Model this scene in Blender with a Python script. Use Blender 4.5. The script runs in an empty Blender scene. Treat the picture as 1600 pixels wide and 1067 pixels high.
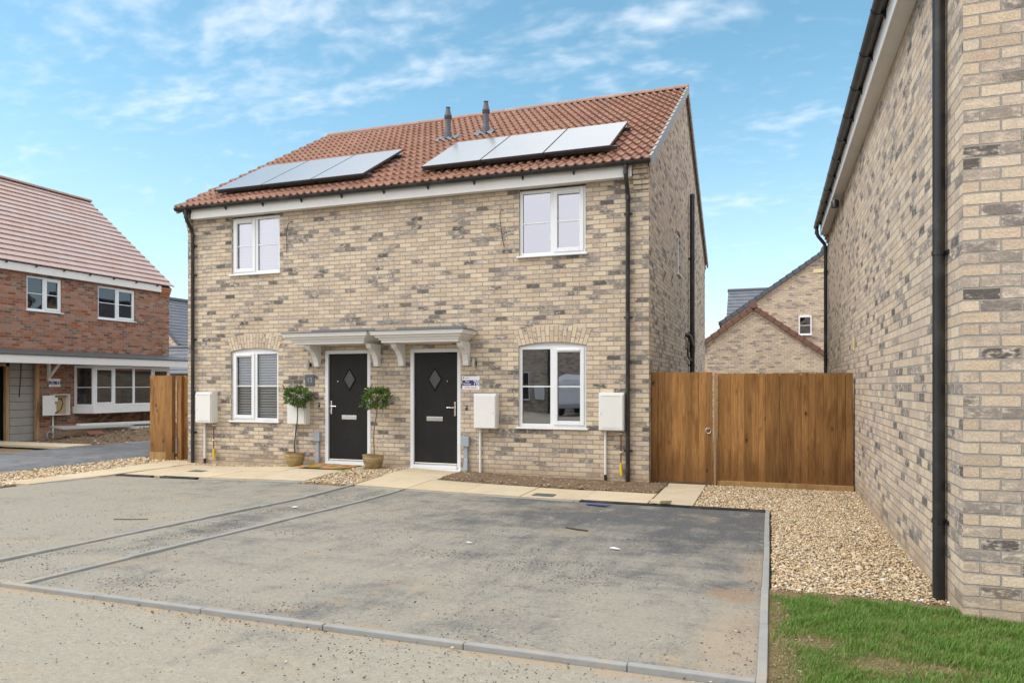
import bpy, math, random
import numpy as np
from mathutils import Vector, Matrix

random.seed(7)
rng = np.random.default_rng(11)
S = bpy.context.scene
R = math.radians
PI = math.pi

# ------------------------------------------------------------------ camera
cam_d = bpy.data.cameras.new("camera")
cam = bpy.data.objects.new("camera", cam_d)
S.collection.objects.link(cam)
S.camera = cam
cam.location = (0, 0, 1.57)
cam.rotation_euler = (R(90), 0, R(19.779))
cam_d.sensor_width = 36.0
cam_d.lens = 25.40
cam_d.shift_y = 0.04156
cam_d.clip_start = 0.05
cam_d.clip_end = 2000

# ------------------------------------------------------------------ light
SUN_EL, SUN_AZ = R(50), math.atan2(-0.80, -0.58)      # azimuth from +Y towards +X
sun_d = bpy.data.lights.new("sun", 'SUN')
sun_d.energy = 1.35
sun_d.angle = R(26)
sun_d.color = (1.0, 0.955, 0.89)
sun = bpy.data.objects.new("sun", sun_d)
S.collection.objects.link(sun)
to_sun = Vector((math.sin(SUN_AZ) * math.cos(SUN_EL), math.cos(SUN_AZ) * math.cos(SUN_EL), math.sin(SUN_EL)))
sun.rotation_euler = to_sun.to_track_quat('Z', 'Y').to_euler()

S.view_settings.view_transform = 'Standard'
S.view_settings.look = 'None'
S.view_settings.exposure = 0.76
S.view_settings.gamma = 1.0
S.view_settings.use_curve_mapping = False


# ------------------------------------------------------------------ node helpers
class NT:
    """tiny wrapper: every method adds a node and returns its output socket"""
    def __init__(s, tree):
        s.t = tree
    def node(s, kind, **props):
        n = s.t.nodes.new(kind)
        for k, v in props.items():
            setattr(n, k, v)
        return n
    def put(s, sock, v):
        if v is None:
            return
        if hasattr(v, 'is_output'):
            s.t.links.new(v, sock)
        else:
            if isinstance(v, tuple) and len(v) == 3 and sock.type == 'RGBA':
                v = (*v, 1)
            sock.default_value = v
    def m(s, op, a, b=None, c=None, clamp=False):
        n = s.node('ShaderNodeMath', operation=op)
        n.use_clamp = clamp
        for i, v in enumerate((a, b, c)):
            s.put(n.inputs[i], v)
        return n.outputs[0]
    def vm(s, op, a, b=None):
        n = s.node('ShaderNodeVectorMath', operation=op)
        s.put(n.inputs[0], a)
        if b is not None:
            s.put(n.inputs[3 if op == 'SCALE' else 1], b)
        return n.outputs[1] if op in ('DOT_PRODUCT', 'LENGTH') else n.outputs[0]
    def mix(s, f, a, b, mode='MIX'):
        n = s.node('ShaderNodeMix', data_type='RGBA', blend_type=mode)
        s.put(n.inputs[0], f); s.put(n.inputs[6], a); s.put(n.inputs[7], b)
        return n.outputs[2]
    def sstep(s, x, lo, hi, a=0.0, b=1.0):
        n = s.node('ShaderNodeMapRange', interpolation_type='SMOOTHSTEP')
        for i, v in enumerate((x, lo, hi, a, b)):
            s.put(n.inputs[i], v)
        return n.outputs[0]
    def noise(s, vec, scale, detail=3.0, rough=0.55, dist=0.0, out=0):
        n = s.node('ShaderNodeTexNoise')
        s.put(n.inputs['Vector'], vec)
        n.inputs['Scale'].default_value = scale
        n.inputs['Detail'].default_value = detail
        n.inputs['Roughness'].default_value = rough
        n.inputs['Distortion'].default_value = dist
        return n.outputs[out]
    def voro(s, vec, scale, feature='F1', out='Distance', rand=1.0):
        n = s.node('ShaderNodeTexVoronoi', feature=feature)
        s.put(n.inputs['Vector'], vec)
        n.inputs['Scale'].default_value = scale
        n.inputs['Randomness'].default_value = rand
        return n.outputs[out]
    def white(s, vec):
        n = s.node('ShaderNodeTexWhiteNoise', noise_dimensions='3D')
        s.put(n.inputs['Vector'], vec)
        return n.outputs['Value'], n.outputs['Color']
    def sep(s, v):
        n = s.node('ShaderNodeSeparateXYZ')
        s.put(n.inputs[0], v)
        return n.outputs[0], n.outputs[1], n.outputs[2]
    def comb(s, x, y, z):
        n = s.node('ShaderNodeCombineXYZ')
        for i, v in enumerate((x, y, z)):
            s.put(n.inputs[i], v)
        return n.outputs[0]
    def ramp(s, f, stops, interp='LINEAR'):
        n = s.node('ShaderNodeValToRGB')
        cr = n.color_ramp
        cr.interpolation = interp
        while len(cr.elements) < len(stops):
            cr.elements.new(0.5)
        for e, (p, c) in zip(cr.elements, stops):
            e.position = p
            e.color = (*c, 1) if len(c) == 3 else c
        s.put(n.inputs[0], f)
        return n.outputs[0]
    def scale(s, v, xyz):
        return s.vm('MULTIPLY', v, xyz)
    def pos(s):
        return s.node('ShaderNodeNewGeometry').outputs['Position']
    def island(s):
        return s.node('ShaderNodeNewGeometry').outputs['Random Per Island']
    def bump(s, h, dist=0.005, strength=1.0):
        n = s.node('ShaderNodeBump')
        n.inputs['Strength'].default_value = strength
        n.inputs['Distance'].default_value = dist
        s.put(n.inputs['Height'], h)
        return n.outputs[0]


# ------------------------------------------------------------------ sky
def make_world():
    w = bpy.data.worlds.new("World")
    S.world = w
    w.use_nodes = True
    w.node_tree.nodes.clear()
    n = NT(w.node_tree)
    sky = n.node('ShaderNodeTexSky', sky_type='NISHITA')
    sky.sun_disc = False
    sky.sun_elevation = SUN_EL
    sky.sun_rotation = SUN_AZ
    sky.air_density = 1.0
    sky.dust_density = 0.6
    sky.ozone_density = 2.0
    d = n.node('ShaderNodeTexCoord').outputs['Generated']
    x, y, z = n.sep(d)
    zz = n.m('MAXIMUM', z, 0.0)
    k = n.m('DIVIDE', 1.0, n.m('ADD', zz, 0.16))
    p = n.comb(n.m('MULTIPLY', x, k), n.m('MULTIPLY', y, k), 0.0)
    # wisps: fine broken cirrocumulus in drifting bands
    warp = n.noise(p, 2.6, 2, out=1)
    pw = n.vm('ADD', p, n.vm('SCALE', n.vm('SUBTRACT', warp, (0.5, 0.5, 0.5)), 0.10))
    banks = None
    for cx, cy, rx, ry, a_ in ((-1.24, 1.36, 0.27, 0.10, 1.0), (-1.05, 1.48, 0.20, 0.06, 0.9), (-0.74, 1.50, 0.22, 0.055, 1.0), (-0.45, 1.57, 0.20, 0.06, 0.85),
                               (-0.92, 1.20, 0.27, 0.075, 1.1), (-0.20, 1.47, 0.15, 0.045, 1.1), (-0.42, 1.45, 0.09, 0.04, 1.0), (-0.30, 1.65, 0.16, 0.04, 0.8),
                               (0.07, 1.96, 0.14, 0.04, 0.7), (-0.11, 2.48, 0.22, 0.06, 0.7), (-1.20, 1.04, 0.16, 0.05, 0.9), (-0.62, 1.29, 0.12, 0.045, 0.9), (-1.50, 1.14, 0.16, 0.05, 0.6), (-0.78, 1.34, 0.16, 0.045, 0.7), (0.6, 1.2, 0.3, 0.1, 0.9), (-2.2, 1.4, 0.3, 0.1, 0.8)):
        dx_ = n.vm('LENGTH', n.scale(n.vm('SUBTRACT', pw, (cx, cy, 0.0)), (1 / rx, 1 / ry, 0.0)))
        e_ = n.sstep(dx_, 2.0, 0.0, 0.0, a_)
        banks = e_ if banks is None else n.m('MAXIMUM', banks, e_)
    ps = n.scale(pw, (0.85, 1.25, 1.0))
    puff = n.noise(ps, 17.0, 3, 0.5, 0.05)
    broad = n.noise(n.vm('ADD', ps, (1.7, 4.1, 0.0)), 5.0, 3, 0.5)
    wis = n.m('ADD', n.m('MULTIPLY', puff, 0.62), n.m('MULTIPLY', broad, 0.42))
    wis = n.m('ADD', wis, n.m('MULTIPLY', banks, 0.24))
    wis = n.sstep(wis, 0.52, 1.10)
    wis = n.m('MULTIPLY', wis, n.sstep(z, 0.06, 0.22))
    wis = n.m('MULTIPLY', wis, 0.80)
    # the bright overcast part of the sky, overhead and behind the camera
    fwd = n.vm('DOT_PRODUCT', d, (-0.338, 0.941, 0.0))
    low = n.noise(d, 2.2, 4, 0.6)
    behind = n.sstep(n.m('ADD', fwd, n.m('MULTIPLY', low, 0.3)), 0.52, 0.12)
    high = n.sstep(n.m('ADD', z, n.m('MULTIPLY', low, 0.2)), 0.60, 0.80)
    over = n.m('MAXIMUM', behind, high)
    hs = n.node('ShaderNodeHueSaturation')
    hs.inputs['Saturation'].default_value = 1.06
    hs.inputs['Hue'].default_value = 0.473
    n.put(hs.inputs['Color'], sky.outputs[0])
    b_sky = n.node('ShaderNodeBackground')
    pale = n.mix(n.sstep(z, 0.42, 0.0, 0.0, 0.42), hs.outputs[0], (4.1, 4.75, 5.15))
    n.put(b_sky.inputs[0], pale)
    b_sky.inputs[1].default_value = 0.13
    cloud_c = n.mix(n.noise(d, 5.0, 4, 0.6), (0.80, 0.83, 0.90), (1.0, 0.985, 0.97))
    b_w = n.node('ShaderNodeBackground')
    b_w.inputs[0].default_value = (0.80, 0.86, 0.93, 1)
    b_w.inputs[1].default_value = 0.80
    b_o = n.node('ShaderNodeBackground')
    n.put(b_o.inputs[0], cloud_c)
    b_o.inputs[1].default_value = 1.2
    m1 = n.node('ShaderNodeMixShader')
    n.put(m1.inputs[0], wis)
    w.node_tree.links.new(b_sky.outputs[0], m1.inputs[1])
    w.node_tree.links.new(b_w.outputs[0], m1.inputs[2])
    m2 = n.node('ShaderNodeMixShader')
    n.put(m2.inputs[0], over)
    w.node_tree.links.new(m1.outputs[0], m2.inputs[1])
    w.node_tree.links.new(b_o.outputs[0], m2.inputs[2])
    out = n.node('ShaderNodeOutputWorld')
    w.node_tree.links.new(m2.outputs[0], out.inputs[0])
make_world()


# ------------------------------------------------------------------ materials
def newmat(name):
    m = bpy.data.materials.new(name)
    m.use_nodes = True
    m.node_tree.nodes.clear()
    n = NT(m.node_tree)
    b = n.node('ShaderNodeBsdfPrincipled')
    o = n.node('ShaderNodeOutputMaterial')
    m.node_tree.links.new(b.outputs[0], o.inputs[0])
    return m, n, b, o

def principled(n, b, col=None, rough=0.6, metal=0.0, spec=0.5, normal=None):
    n.put(b.inputs['Base Color'], col)
    n.put(b.inputs['Roughness'], rough)
    n.put(b.inputs['Metallic'], metal)
    n.put(b.inputs['Specular IOR Level'], spec)
    if normal is not None:
        n.put(b.inputs['Normal'], normal)

def plain(name, col, rough=0.6, metal=0.0, spec=0.5, var=0.12, vs=9.0, bumpd=0.0006, bs=120.0, dirt=None):
    """a single-colour material with slight wear in tone, gloss and surface"""
    m, n, b, o = newmat(name)
    p = n.pos()
    v = n.noise(p, vs, 4, 0.6)
    f = n.m('MULTIPLY_ADD', v, var * 2, 1.0 - var)
    c = n.vm('SCALE', col, f)
    if dirt:
        c = n.mix(n.m('MULTIPLY', n.sstep(n.noise(p, 3.1, 5, 0.65), 0.48, 0.75), dirt[1]), c, dirt[0])
    r = n.m('MULTIPLY_ADD', v, 0.16, rough - 0.08, clamp=True)
    principled(n, b, c, r, metal, spec, n.bump(n.noise(p, bs, 3), bumpd) if bumpd else None)
    return m

def brick_mat(name, pal, dark, mortar, smudge=0.30, seed=0.0, coarse=1.0):
    m, n, b, o = newmat(name)
    u, v, _ = n.sep(n.node('ShaderNodeUVMap').outputs[0])
    wob = n.noise(n.comb(u, v, seed), 6.0, 2, out=1)
    wx, wy, _ = n.sep(n.vm('SCALE', n.vm('SUBTRACT', wob, (0.5, 0.5, 0.5)), 0.006))
    u = n.m('ADD', u, wx); v = n.m('ADD', v, wy)
    rv = n.m('DIVIDE', v, 0.075)
    row = n.m('FLOOR', rv)
    par = n.m('FLOORED_MODULO', row, 2.0)
    uu = n.m('ADD', n.m('DIVIDE', u, 0.225), n.m('MULTIPLY', par, 0.5))
    col = n.m('FLOOR', uu)
    fu = n.m('SUBTRACT', uu, col)
    fv = n.m('SUBTRACT', rv, row)
    eu = n.m('MULTIPLY', n.m('SUBTRACT', 0.5, n.m('ABSOLUTE', n.m('SUBTRACT', fu, 0.5))), 0.225)
    ev = n.m('MULTIPLY', n.m('SUBTRACT', 0.5, n.m('ABSOLUTE', n.m('SUBTRACT', fv, 0.5))), 0.075)
    uvw = n.comb(u, v, seed)
    fine = n.noise(uvw, 75.0, 4, 0.6)
    # rounded brick ends, broken arrises
    e = n.m('SMOOTH_MIN', eu, ev, 0.006)
    e = n.m('ADD', e, n.m('MULTIPLY', n.m('SUBTRACT', fine, 0.5), 0.0055))
    face = n.sstep(e, 0.0040, 0.0068)
    bid = n.comb(n.m('ADD', col, 0.37), n.m('ADD', row, 0.71), seed)
    w1, wc = n.white(bid)
    r1, r2, r3 = n.sep(wc)
    base = n.ramp(w1, pal, 'LINEAR')
    # tone patches inside one brick
    shift = n.vm('SCALE', wc, 13.0)
    loc = n.vm('ADD', uvw, shift)
    bl = n.noise(n.scale(loc, (1.0, 1.8, 1.0)), 14.0, 5, 0.66, 0.2)
    base = n.mix(n.sstep(bl, 0.35, 0.68, 0.0, 0.45), base, n.vm('SCALE', base, 0.72))
    base = n.mix(n.m('MULTIPLY', r3, 0.28), base, (0.50, 0.43, 0.37))
    # smoke-burnt smudges: some bricks charred over most of the face, more just greyed in part
    patchy = n.noise(uvw, 0.55, 2, 0.5)
    gq = n.m('ADD', r1, n.m('MULTIPLY', n.m('SUBTRACT', patchy, 0.5), 0.40))
    amt = n.sstep(gq, 1.0 - smudge * 0.86, 1.0 - smudge * 0.60)
    cen = n.m('MULTIPLY', n.sstep(eu, -0.01, 0.030), n.sstep(ev, -0.010, 0.014))
    streak = n.noise(n.scale(n.vm('ADD', uvw, n.vm('SCALE', wc, 31.0)), (1.0, 2.6, 1.0)), 22.0, 4, 0.65, 0.3)
    sm = n.m('ADD', n.m('MULTIPLY', bl, 0.50), n.m('ADD', n.m('MULTIPLY', streak, 0.50), n.m('MULTIPLY', cen, 0.17)))
    sm = n.sstep(sm, n.m('MULTIPLY_ADD', r3, 0.12, 0.46), n.m('MULTIPLY_ADD', r3, 0.12, 0.61))
    sm = n.m('MULTIPLY', sm, n.m('MULTIPLY', amt, n.m('MULTIPLY_ADD', r2, 0.44, 0.42)))
    grey = n.m('MULTIPLY', n.sstep(gq, 1.0 - smudge * 1.9, 1.0 - smudge * 0.9), 0.62)
    base = n.mix(n.m('MULTIPLY', grey, n.sstep(n.m('ADD', bl, n.m('MULTIPLY', streak, 0.3)), 0.46, 0.76)), base, (0.27, 0.235, 0.215))
    dk = n.mix(r2, dark[0], dark[1])
    bc = n.mix(sm, base, dk)
    bc = n.mix(n.sstep(fine, 0.30, 0.75), n.vm('SCALE', bc, 0.80), n.vm('SCALE', bc, 1.13))
    mc = n.mix(n.noise(uvw, 30.0, 3), mortar, n.vm('SCALE', mortar, 0.72))
    # splashed, dusty lowest courses
    ws = n.noise(uvw, 2.0, 4, 0.6)
    spl = n.sstep(n.m('SUBTRACT', n.m('MULTIPLY', v, 2.6), n.m('MULTIPLY', ws, 1.1)), 0.25, -0.35)
    c = n.mix(face, mc, bc)
    c = n.mix(n.m('MULTIPLY', spl, 0.55), c, (0.36, 0.27, 0.18))
    wash = n.noise(n.scale(uvw, (1.4, 0.35, 1.0)), 1.6, 4, 0.6)
    c = n.vm('SCALE', c, n.m('MULTIPLY_ADD', wash, 0.26, 0.89))
    h = n.m('ADD', n.m('MULTIPLY', face, 1.0), n.m('ADD', n.m('MULTIPLY', fine, 0.45), n.m('MULTIPLY', bl, 0.35)))
    principled(n, b, c, 0.92, 0, 0.25, n.bump(h, 0.0065 * coarse))
    return m

BUFF = [(0.0, (0.48, 0.378, 0.275)), (0.2, (0.58, 0.46, 0.327)), (0.45, (0.66, 0.55, 0.40)), (0.65, (0.58, 0.455, 0.34)), (0.85, (0.69, 0.59, 0.445)), (1.0, (0.55, 0.48, 0.405))]
M = {}
M['brick'] = brick_mat('buff_brick', BUFF, ((0.13, 0.115, 0.11), (0.055, 0.05, 0.05)), (0.31, 0.285, 0.25), 0.31, 3.0)
M['brick_side'] = brick_mat('buff_brick_gable', [(p, tuple(x * y for x, y in zip(c, (0.97, 0.99, 1.06)))) for p, c in BUFF], ((0.15, 0.135, 0.13), (0.085, 0.078, 0.08)), (0.31, 0.295, 0.265), 0.32, 9.0)
M['brick_near'] = brick_mat('buff_brick_near', [(p, tuple(x * y for x, y in zip(c, (1.0, 1.0, 1.03)))) for p, c in BUFF], ((0.17, 0.15, 0.145), (0.06, 0.054, 0.055)), (0.35, 0.33, 0.295), 0.30, 17.0, 1.2)
M['brick_far'] = brick_mat('buff_brick_far', BUFF, ((0.10, 0.085, 0.08), (0.24, 0.2, 0.18)), (0.33, 0.30, 0.25), 0.26, 31.0)
REDP = [(0.0, (0.20, 0.062, 0.030)), (0.3, (0.30, 0.098, 0.044)), (0.6, (0.36, 0.135, 0.064)), (0.82, (0.24, 0.077, 0.039)), (1.0, (0.46, 0.255, 0.155))]
M['brick_red'] = brick_mat('red_brick', REDP, ((0.030, 0.024, 0.025), (0.085, 0.055, 0.046)), (0.34, 0.27, 0.22), 0.36, 5.0)

def loose_brick(name, pal):
    m, n, b, o = newmat(name)
    i = n.island()
    p = n.pos()
    c = n.ramp(i, pal)
    bl = n.noise(p, 17, 5, 0.65)
    c = n.mix(n.m('MULTIPLY', n.sstep(bl, 0.45, 0.68), n.sstep(n.m('FRACT', n.m('MULTIPLY', i, 37.0)), 0.55, 0.9)), c, (0.14, 0.12, 0.115))
    fine = n.noise(p, 80, 4)
    c = n.vm('SCALE', c, n.m('MULTIPLY_ADD', fine, 0.5, 0.75))
    principled(n, b, c, 0.92, 0, 0.25, n.bump(fine, 0.003))
    return m
M['voussoir'] = loose_brick('voussoir_brick', [(p_, tuple(0.86 * x for x in c_)) for p_, c_ in BUFF])
M['mortar'] = plain('mortar', (0.25, 0.23, 0.205), 0.95, spec=0.2, bumpd=0.002, bs=60)
M['upvc'] = plain('white_upvc', (0.68, 0.70, 0.715), 0.32, var=0.03, bumpd=0, dirt=((0.55, 0.53, 0.48), 0.14))
M['white_paint'] = plain('white_painted_board', (0.68, 0.68, 0.665), 0.45, var=0.04, bumpd=0.0008, bs=25, dirt=((0.50, 0.47, 0.41), 0.22))
M['black_upvc'] = plain('black_upvc', (0.015, 0.016, 0.0175), 0.38, var=0.25, bumpd=0.0003, dirt=((0.12, 0.115, 0.105), 0.35))
M['grey_upvc'] = plain('grey_plastic', (0.30, 0.335, 0.38), 0.42, var=0.08, bumpd=0, dirt=((0.35, 0.32, 0.27), 0.25))
M['meter_white'] = plain('meter_box_plastic', (0.66, 0.665, 0.645), 0.48, var=0.04, bumpd=0.0006, bs=220, dirt=((0.58, 0.54, 0.45), 0.18))
M['chrome'] = plain('chrome', (0.72, 0.72, 0.72), 0.22, 1.0, var=0.1, bumpd=0)
M['steel'] = plain('brushed_steel', (0.42, 0.40, 0.37), 0.36, 1.0, var=0.12, bumpd=0)
M['lead'] = plain('grey_lead', (0.075, 0.08, 0.085), 0.58, var=0.22, vs=5, bumpd=0.002, bs=22, dirt=((0.16, 0.158, 0.15), 0.35))
M['black'] = plain('black_rubber', (0.012, 0.012, 0.013), 0.5, var=0.2, bumpd=0)
M['copper'] = plain('copper_pipe', (0.20, 0.08, 0.045), 0.5, 0.4, var=0.3)
M['yellow'] = plain('yellow_sleeve', (0.62, 0.42, 0.03), 0.5, var=0.15)
M['flue'] = plain('grey_flue', (0.06, 0.066, 0.078), 0.6, var=0.12, bumpd=0)
M['alu'] = plain('dark_aluminium', (0.055, 0.055, 0.058), 0.42, 0.5, var=0.15, bumpd=0)
M['flash'] = plain('lead_flashing', (0.17, 0.185, 0.205), 0.6, 0.0, var=0.2, vs=14, bumpd=0.003, bs=40)
M['navy'] = plain('navy_print', (0.025, 0.03, 0.16), 0.4, var=0.04, bumpd=0)
M['sign_white'] = plain('sign_white', (0.74, 0.74, 0.75), 0.38, var=0.03, bumpd=0)
M['red_print'] = plain('red_print', (0.55, 0.16, 0.20), 0.4, var=0.04, bumpd=0)
M['slate'] = plain('slate_plaque', (0.07, 0.085, 0.11), 0.5, var=0.2, vs=20, bumpd=0.001, bs=60)
M['cream'] = plain('cream_vent', (0.62, 0.52, 0.30), 0.6, var=0.05)
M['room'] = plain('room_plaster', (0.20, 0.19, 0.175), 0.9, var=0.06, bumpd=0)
M['dark_sheet'] = plain('underlay_and_shade', (0.03, 0.028, 0.026), 0.9, var=0.2)  # near-black: roof underlay, and sheets standing in for shade in gaps and openings
M['blind'] = plain('white_blind', (0.86, 0.85, 0.83), 0.55, var=0.03, bumpd=0)
M['blind_lilac'] = plain('pale_blind', (0.66, 0.64, 0.68), 0.6, var=0.03, bumpd=0)
M['blue_rag'] = plain('blue_plastic', (0.03, 0.06, 0.30), 0.4, var=0.2)
M['paper'] = plain('white_scrap', (0.72, 0.72, 0.70), 0.6, var=0.08)
M['stick'] = plain('dark_stick', (0.05, 0.04, 0.03), 0.8, var=0.3)
M['soil_pot'] = plain('pot_compost', (0.035, 0.022, 0.014), 0.95, var=0.4, vs=60, bumpd=0.01, bs=70)
M['bark'] = plain('bay_bark', (0.085, 0.06, 0.04), 0.85, var=0.35, vs=40, bumpd=0.003, bs=90)
M['bark_pale'] = plain('bay_bark_pale', (0.20, 0.155, 0.10), 0.85, var=0.35, vs=40, bumpd=0.003, bs=90)
M['block'] = plain('concrete_block', (0.30, 0.29, 0.27), 0.95, spec=0.2, var=0.2, vs=5, bumpd=0.004, bs=50)
M['osb'] = plain('chipboard', (0.42, 0.29, 0.16), 0.8, var=0.2, vs=30)
M['van_paint'] = plain('white_van_paint', (0.72, 0.73, 0.76), 0.25, var=0.03, bumpd=0)
M['tyre'] = plain('tyre_rubber', (0.02, 0.02, 0.02), 0.8, var=0.2)
M['tail'] = plain('red_lens', (0.30, 0.02, 0.02), 0.2, bumpd=0)
M['darkglass'] = plain('dark_glass', (0.015, 0.017, 0.02), 0.06, var=0.1, bumpd=0)
M['drain'] = plain('black_drain_channel', (0.022, 0.023, 0.025), 0.5, var=0.3, bumpd=0.001, dirt=((0.22, 0.2, 0.16), 0.5))
M['iron'] = plain('grey_cover', (0.15, 0.155, 0.16), 0.6, 0.3, var=0.25, vs=30, bumpd=0.002)

def glass_mat(name, tint=(0.80, 0.84, 0.83), base=0.36):
    m, n, b, o = newmat(name)
    n.t.nodes.remove(b)
    tr = n.node('ShaderNodeBsdfTransparent'); tr.inputs[0].default_value = (*tint, 1)
    gl = n.node('ShaderNodeBsdfGlossy'); gl.inputs['Roughness'].default_value = 0.004
    gl.inputs['Color'].default_value = (0.93, 0.93, 1.0, 1)
    # a pane is never quite flat
    n.put(gl.inputs['Normal'], n.bump(n.noise(n.pos(), 1.3, 1), 0.003, 0.6))
    fr = n.node('ShaderNodeFresnel'); fr.inputs[0].default_value = 1.52
    f = n.m('MULTIPLY_ADD', fr.outputs[0], 1.35, base - 0.055, clamp=True)
    mx = n.node('ShaderNodeMixShader')
    n.put(mx.inputs[0], f)
    n.t.links.new(tr.outputs[0], mx.inputs[1]); n.t.links.new(gl.outputs[0], mx.inputs[2])
    n.t.links.new(mx.outputs[0], o.inputs[0])
    return m
M['glass'] = glass_mat('window_glass')
M['glass_up'] = glass_mat('window_glass_coated', (0.72, 0.74, 0.78), 0.40)
M['glass_low'] = glass_mat('window_glass_plain', (0.78, 0.82, 0.82), 0.10)
M['glass_dark'] = plain('obscure_glass', (0.05, 0.055, 0.055), 0.18, var=0.3, vs=60, bumpd=0.004, bs=160)

def solar_mat():
    m, n, b, o = newmat('solar_glass')
    p = n.pos()
    v = n.noise(p, 1.2, 3)
    dust = n.noise(p, 8, 5, 0.65)
    c = n.mix(dust, (0.13, 0.143, 0.155), (0.175, 0.188, 0.198))
    principled(n, b, c, n.m('MULTIPLY_ADD', v, 0.08, 0.20), 0.0, 0.5)
    b.inputs['Coat Weight'].default_value = 0.45
    b.inputs['Coat Roughness'].default_value = 0.12
    b.inputs['Coat IOR'].default_value = 1.62
    return m
M['solar'] = solar_mat()

def door_mat():
    m, n, b, o = newmat('black_woodgrain_door')
    p = n.pos()
    g = n.noise(n.scale(p, (60, 60, 2.2)), 1.6, 5, 0.6, 0.4)
    c = n.mix(g, (0.008, 0.008, 0.009), (0.019, 0.0185, 0.018))
    c = n.mix(n.m('MULTIPLY', n.sstep(n.noise(p, 2.3, 5, 0.6), 0.45, 0.8), 0.25), c, (0.04, 0.038, 0.036))
    principled(n, b, c, 0.55, 0, 0.22, n.bump(g, 0.0025))
    return m
M['door'] = door_mat()

def tile_mat(name, pal, gx, gy, rough=0.8, wash=(0.3, 0.25, 0.22), washamt=0.35, spec=0.3, sheen=None):
    """roof tiles: UV is (metres along the eave, metres up the slope)"""
    m, n, b, o = newmat(name)
    u, v, _ = n.sep(n.node('ShaderNodeUVMap').outputs[0])
    row = n.m('FLOOR', n.m('DIVIDE', v, gy))
    uu = n.m('ADD', n.m('DIVIDE', u, gx), n.m('MULTIPLY', n.m('FLOORED_MODULO', row, 2.0), 0.5))
    w1, wc = n.white(n.comb(n.m('FLOOR', uu), row, 2.0))
    p = n.pos()
    c = n.ramp(w1, pal)
    bl = n.noise(p, 6, 5, 0.65)
    c = n.vm('SCALE', c, n.m('MULTIPLY_ADD', bl, 0.45, 0.78))
    c = n.mix(n.m('MULTIPLY', n.sstep(n.noise(p, 1.1, 5, 0.6), 0.42, 0.72), washamt), c, wash)
    fu = n.m('FRACT', uu)
    joint = n.sstep(n.m('SUBTRACT', 0.5, n.m('ABSOLUTE', n.m('SUBTRACT', fu, 0.5))), 0.006, 0.018)
    c = n.mix(joint, n.vm('SCALE', c, 0.55), c)
    principled(n, b, c, rough, 0, spec, n.bump(n.m('ADD', n.noise(p, 70, 4), joint), 0.0025))
    return m
M['pantile'] = tile_mat('terracotta_pantile', [(0, (0.245, 0.125, 0.085)), (0.4, (0.285, 0.147, 0.100)), (0.75, (0.305, 0.165, 0.117)), (1, (0.26, 0.143, 0.107))], 0.30, 0.354, wash=(0.27, 0.175, 0.135))
M['flat_tile'] = tile_mat('dusty_red_flat_tile', [(0, (0.34, 0.235, 0.20)), (0.5, (0.37, 0.26, 0.23)), (1, (0.335, 0.245, 0.225))], 0.33, 0.34, 0.5, (0.37, 0.335, 0.33), 0.5, 0.6)
M['tile_edge'] = plain('tile_edge_red', (0.17, 0.06, 0.04), 0.85, var=0.2)
M['slate_tile'] = tile_mat('grey_slate_tile', [(0, (0.085, 0.095, 0.115)), (0.5, (0.105, 0.115, 0.14)), (1, (0.09, 0.105, 0.125))], 0.33, 0.30, 0.55, (0.15, 0.16, 0.18), 0.4, 0.4)
M['slate_edge'] = plain('slate_edge', (0.07, 0.08, 0.10), 0.6, var=0.15)
M['brown_verge'] = plain('brown_verge', (0.15, 0.075, 0.055), 0.7, var=0.12)
M['ridge'] = plain('ridge_tile', (0.27, 0.17, 0.13), 0.8, var=0.2, vs=6, bumpd=0.002, bs=40, dirt=((0.33, 0.30, 0.27), 0.5))
M['grey_verge'] = plain('grey_dry_verge', (0.30, 0.295, 0.285), 0.55, var=0.1, dirt=((0.42, 0.38, 0.33), 0.3))

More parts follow.
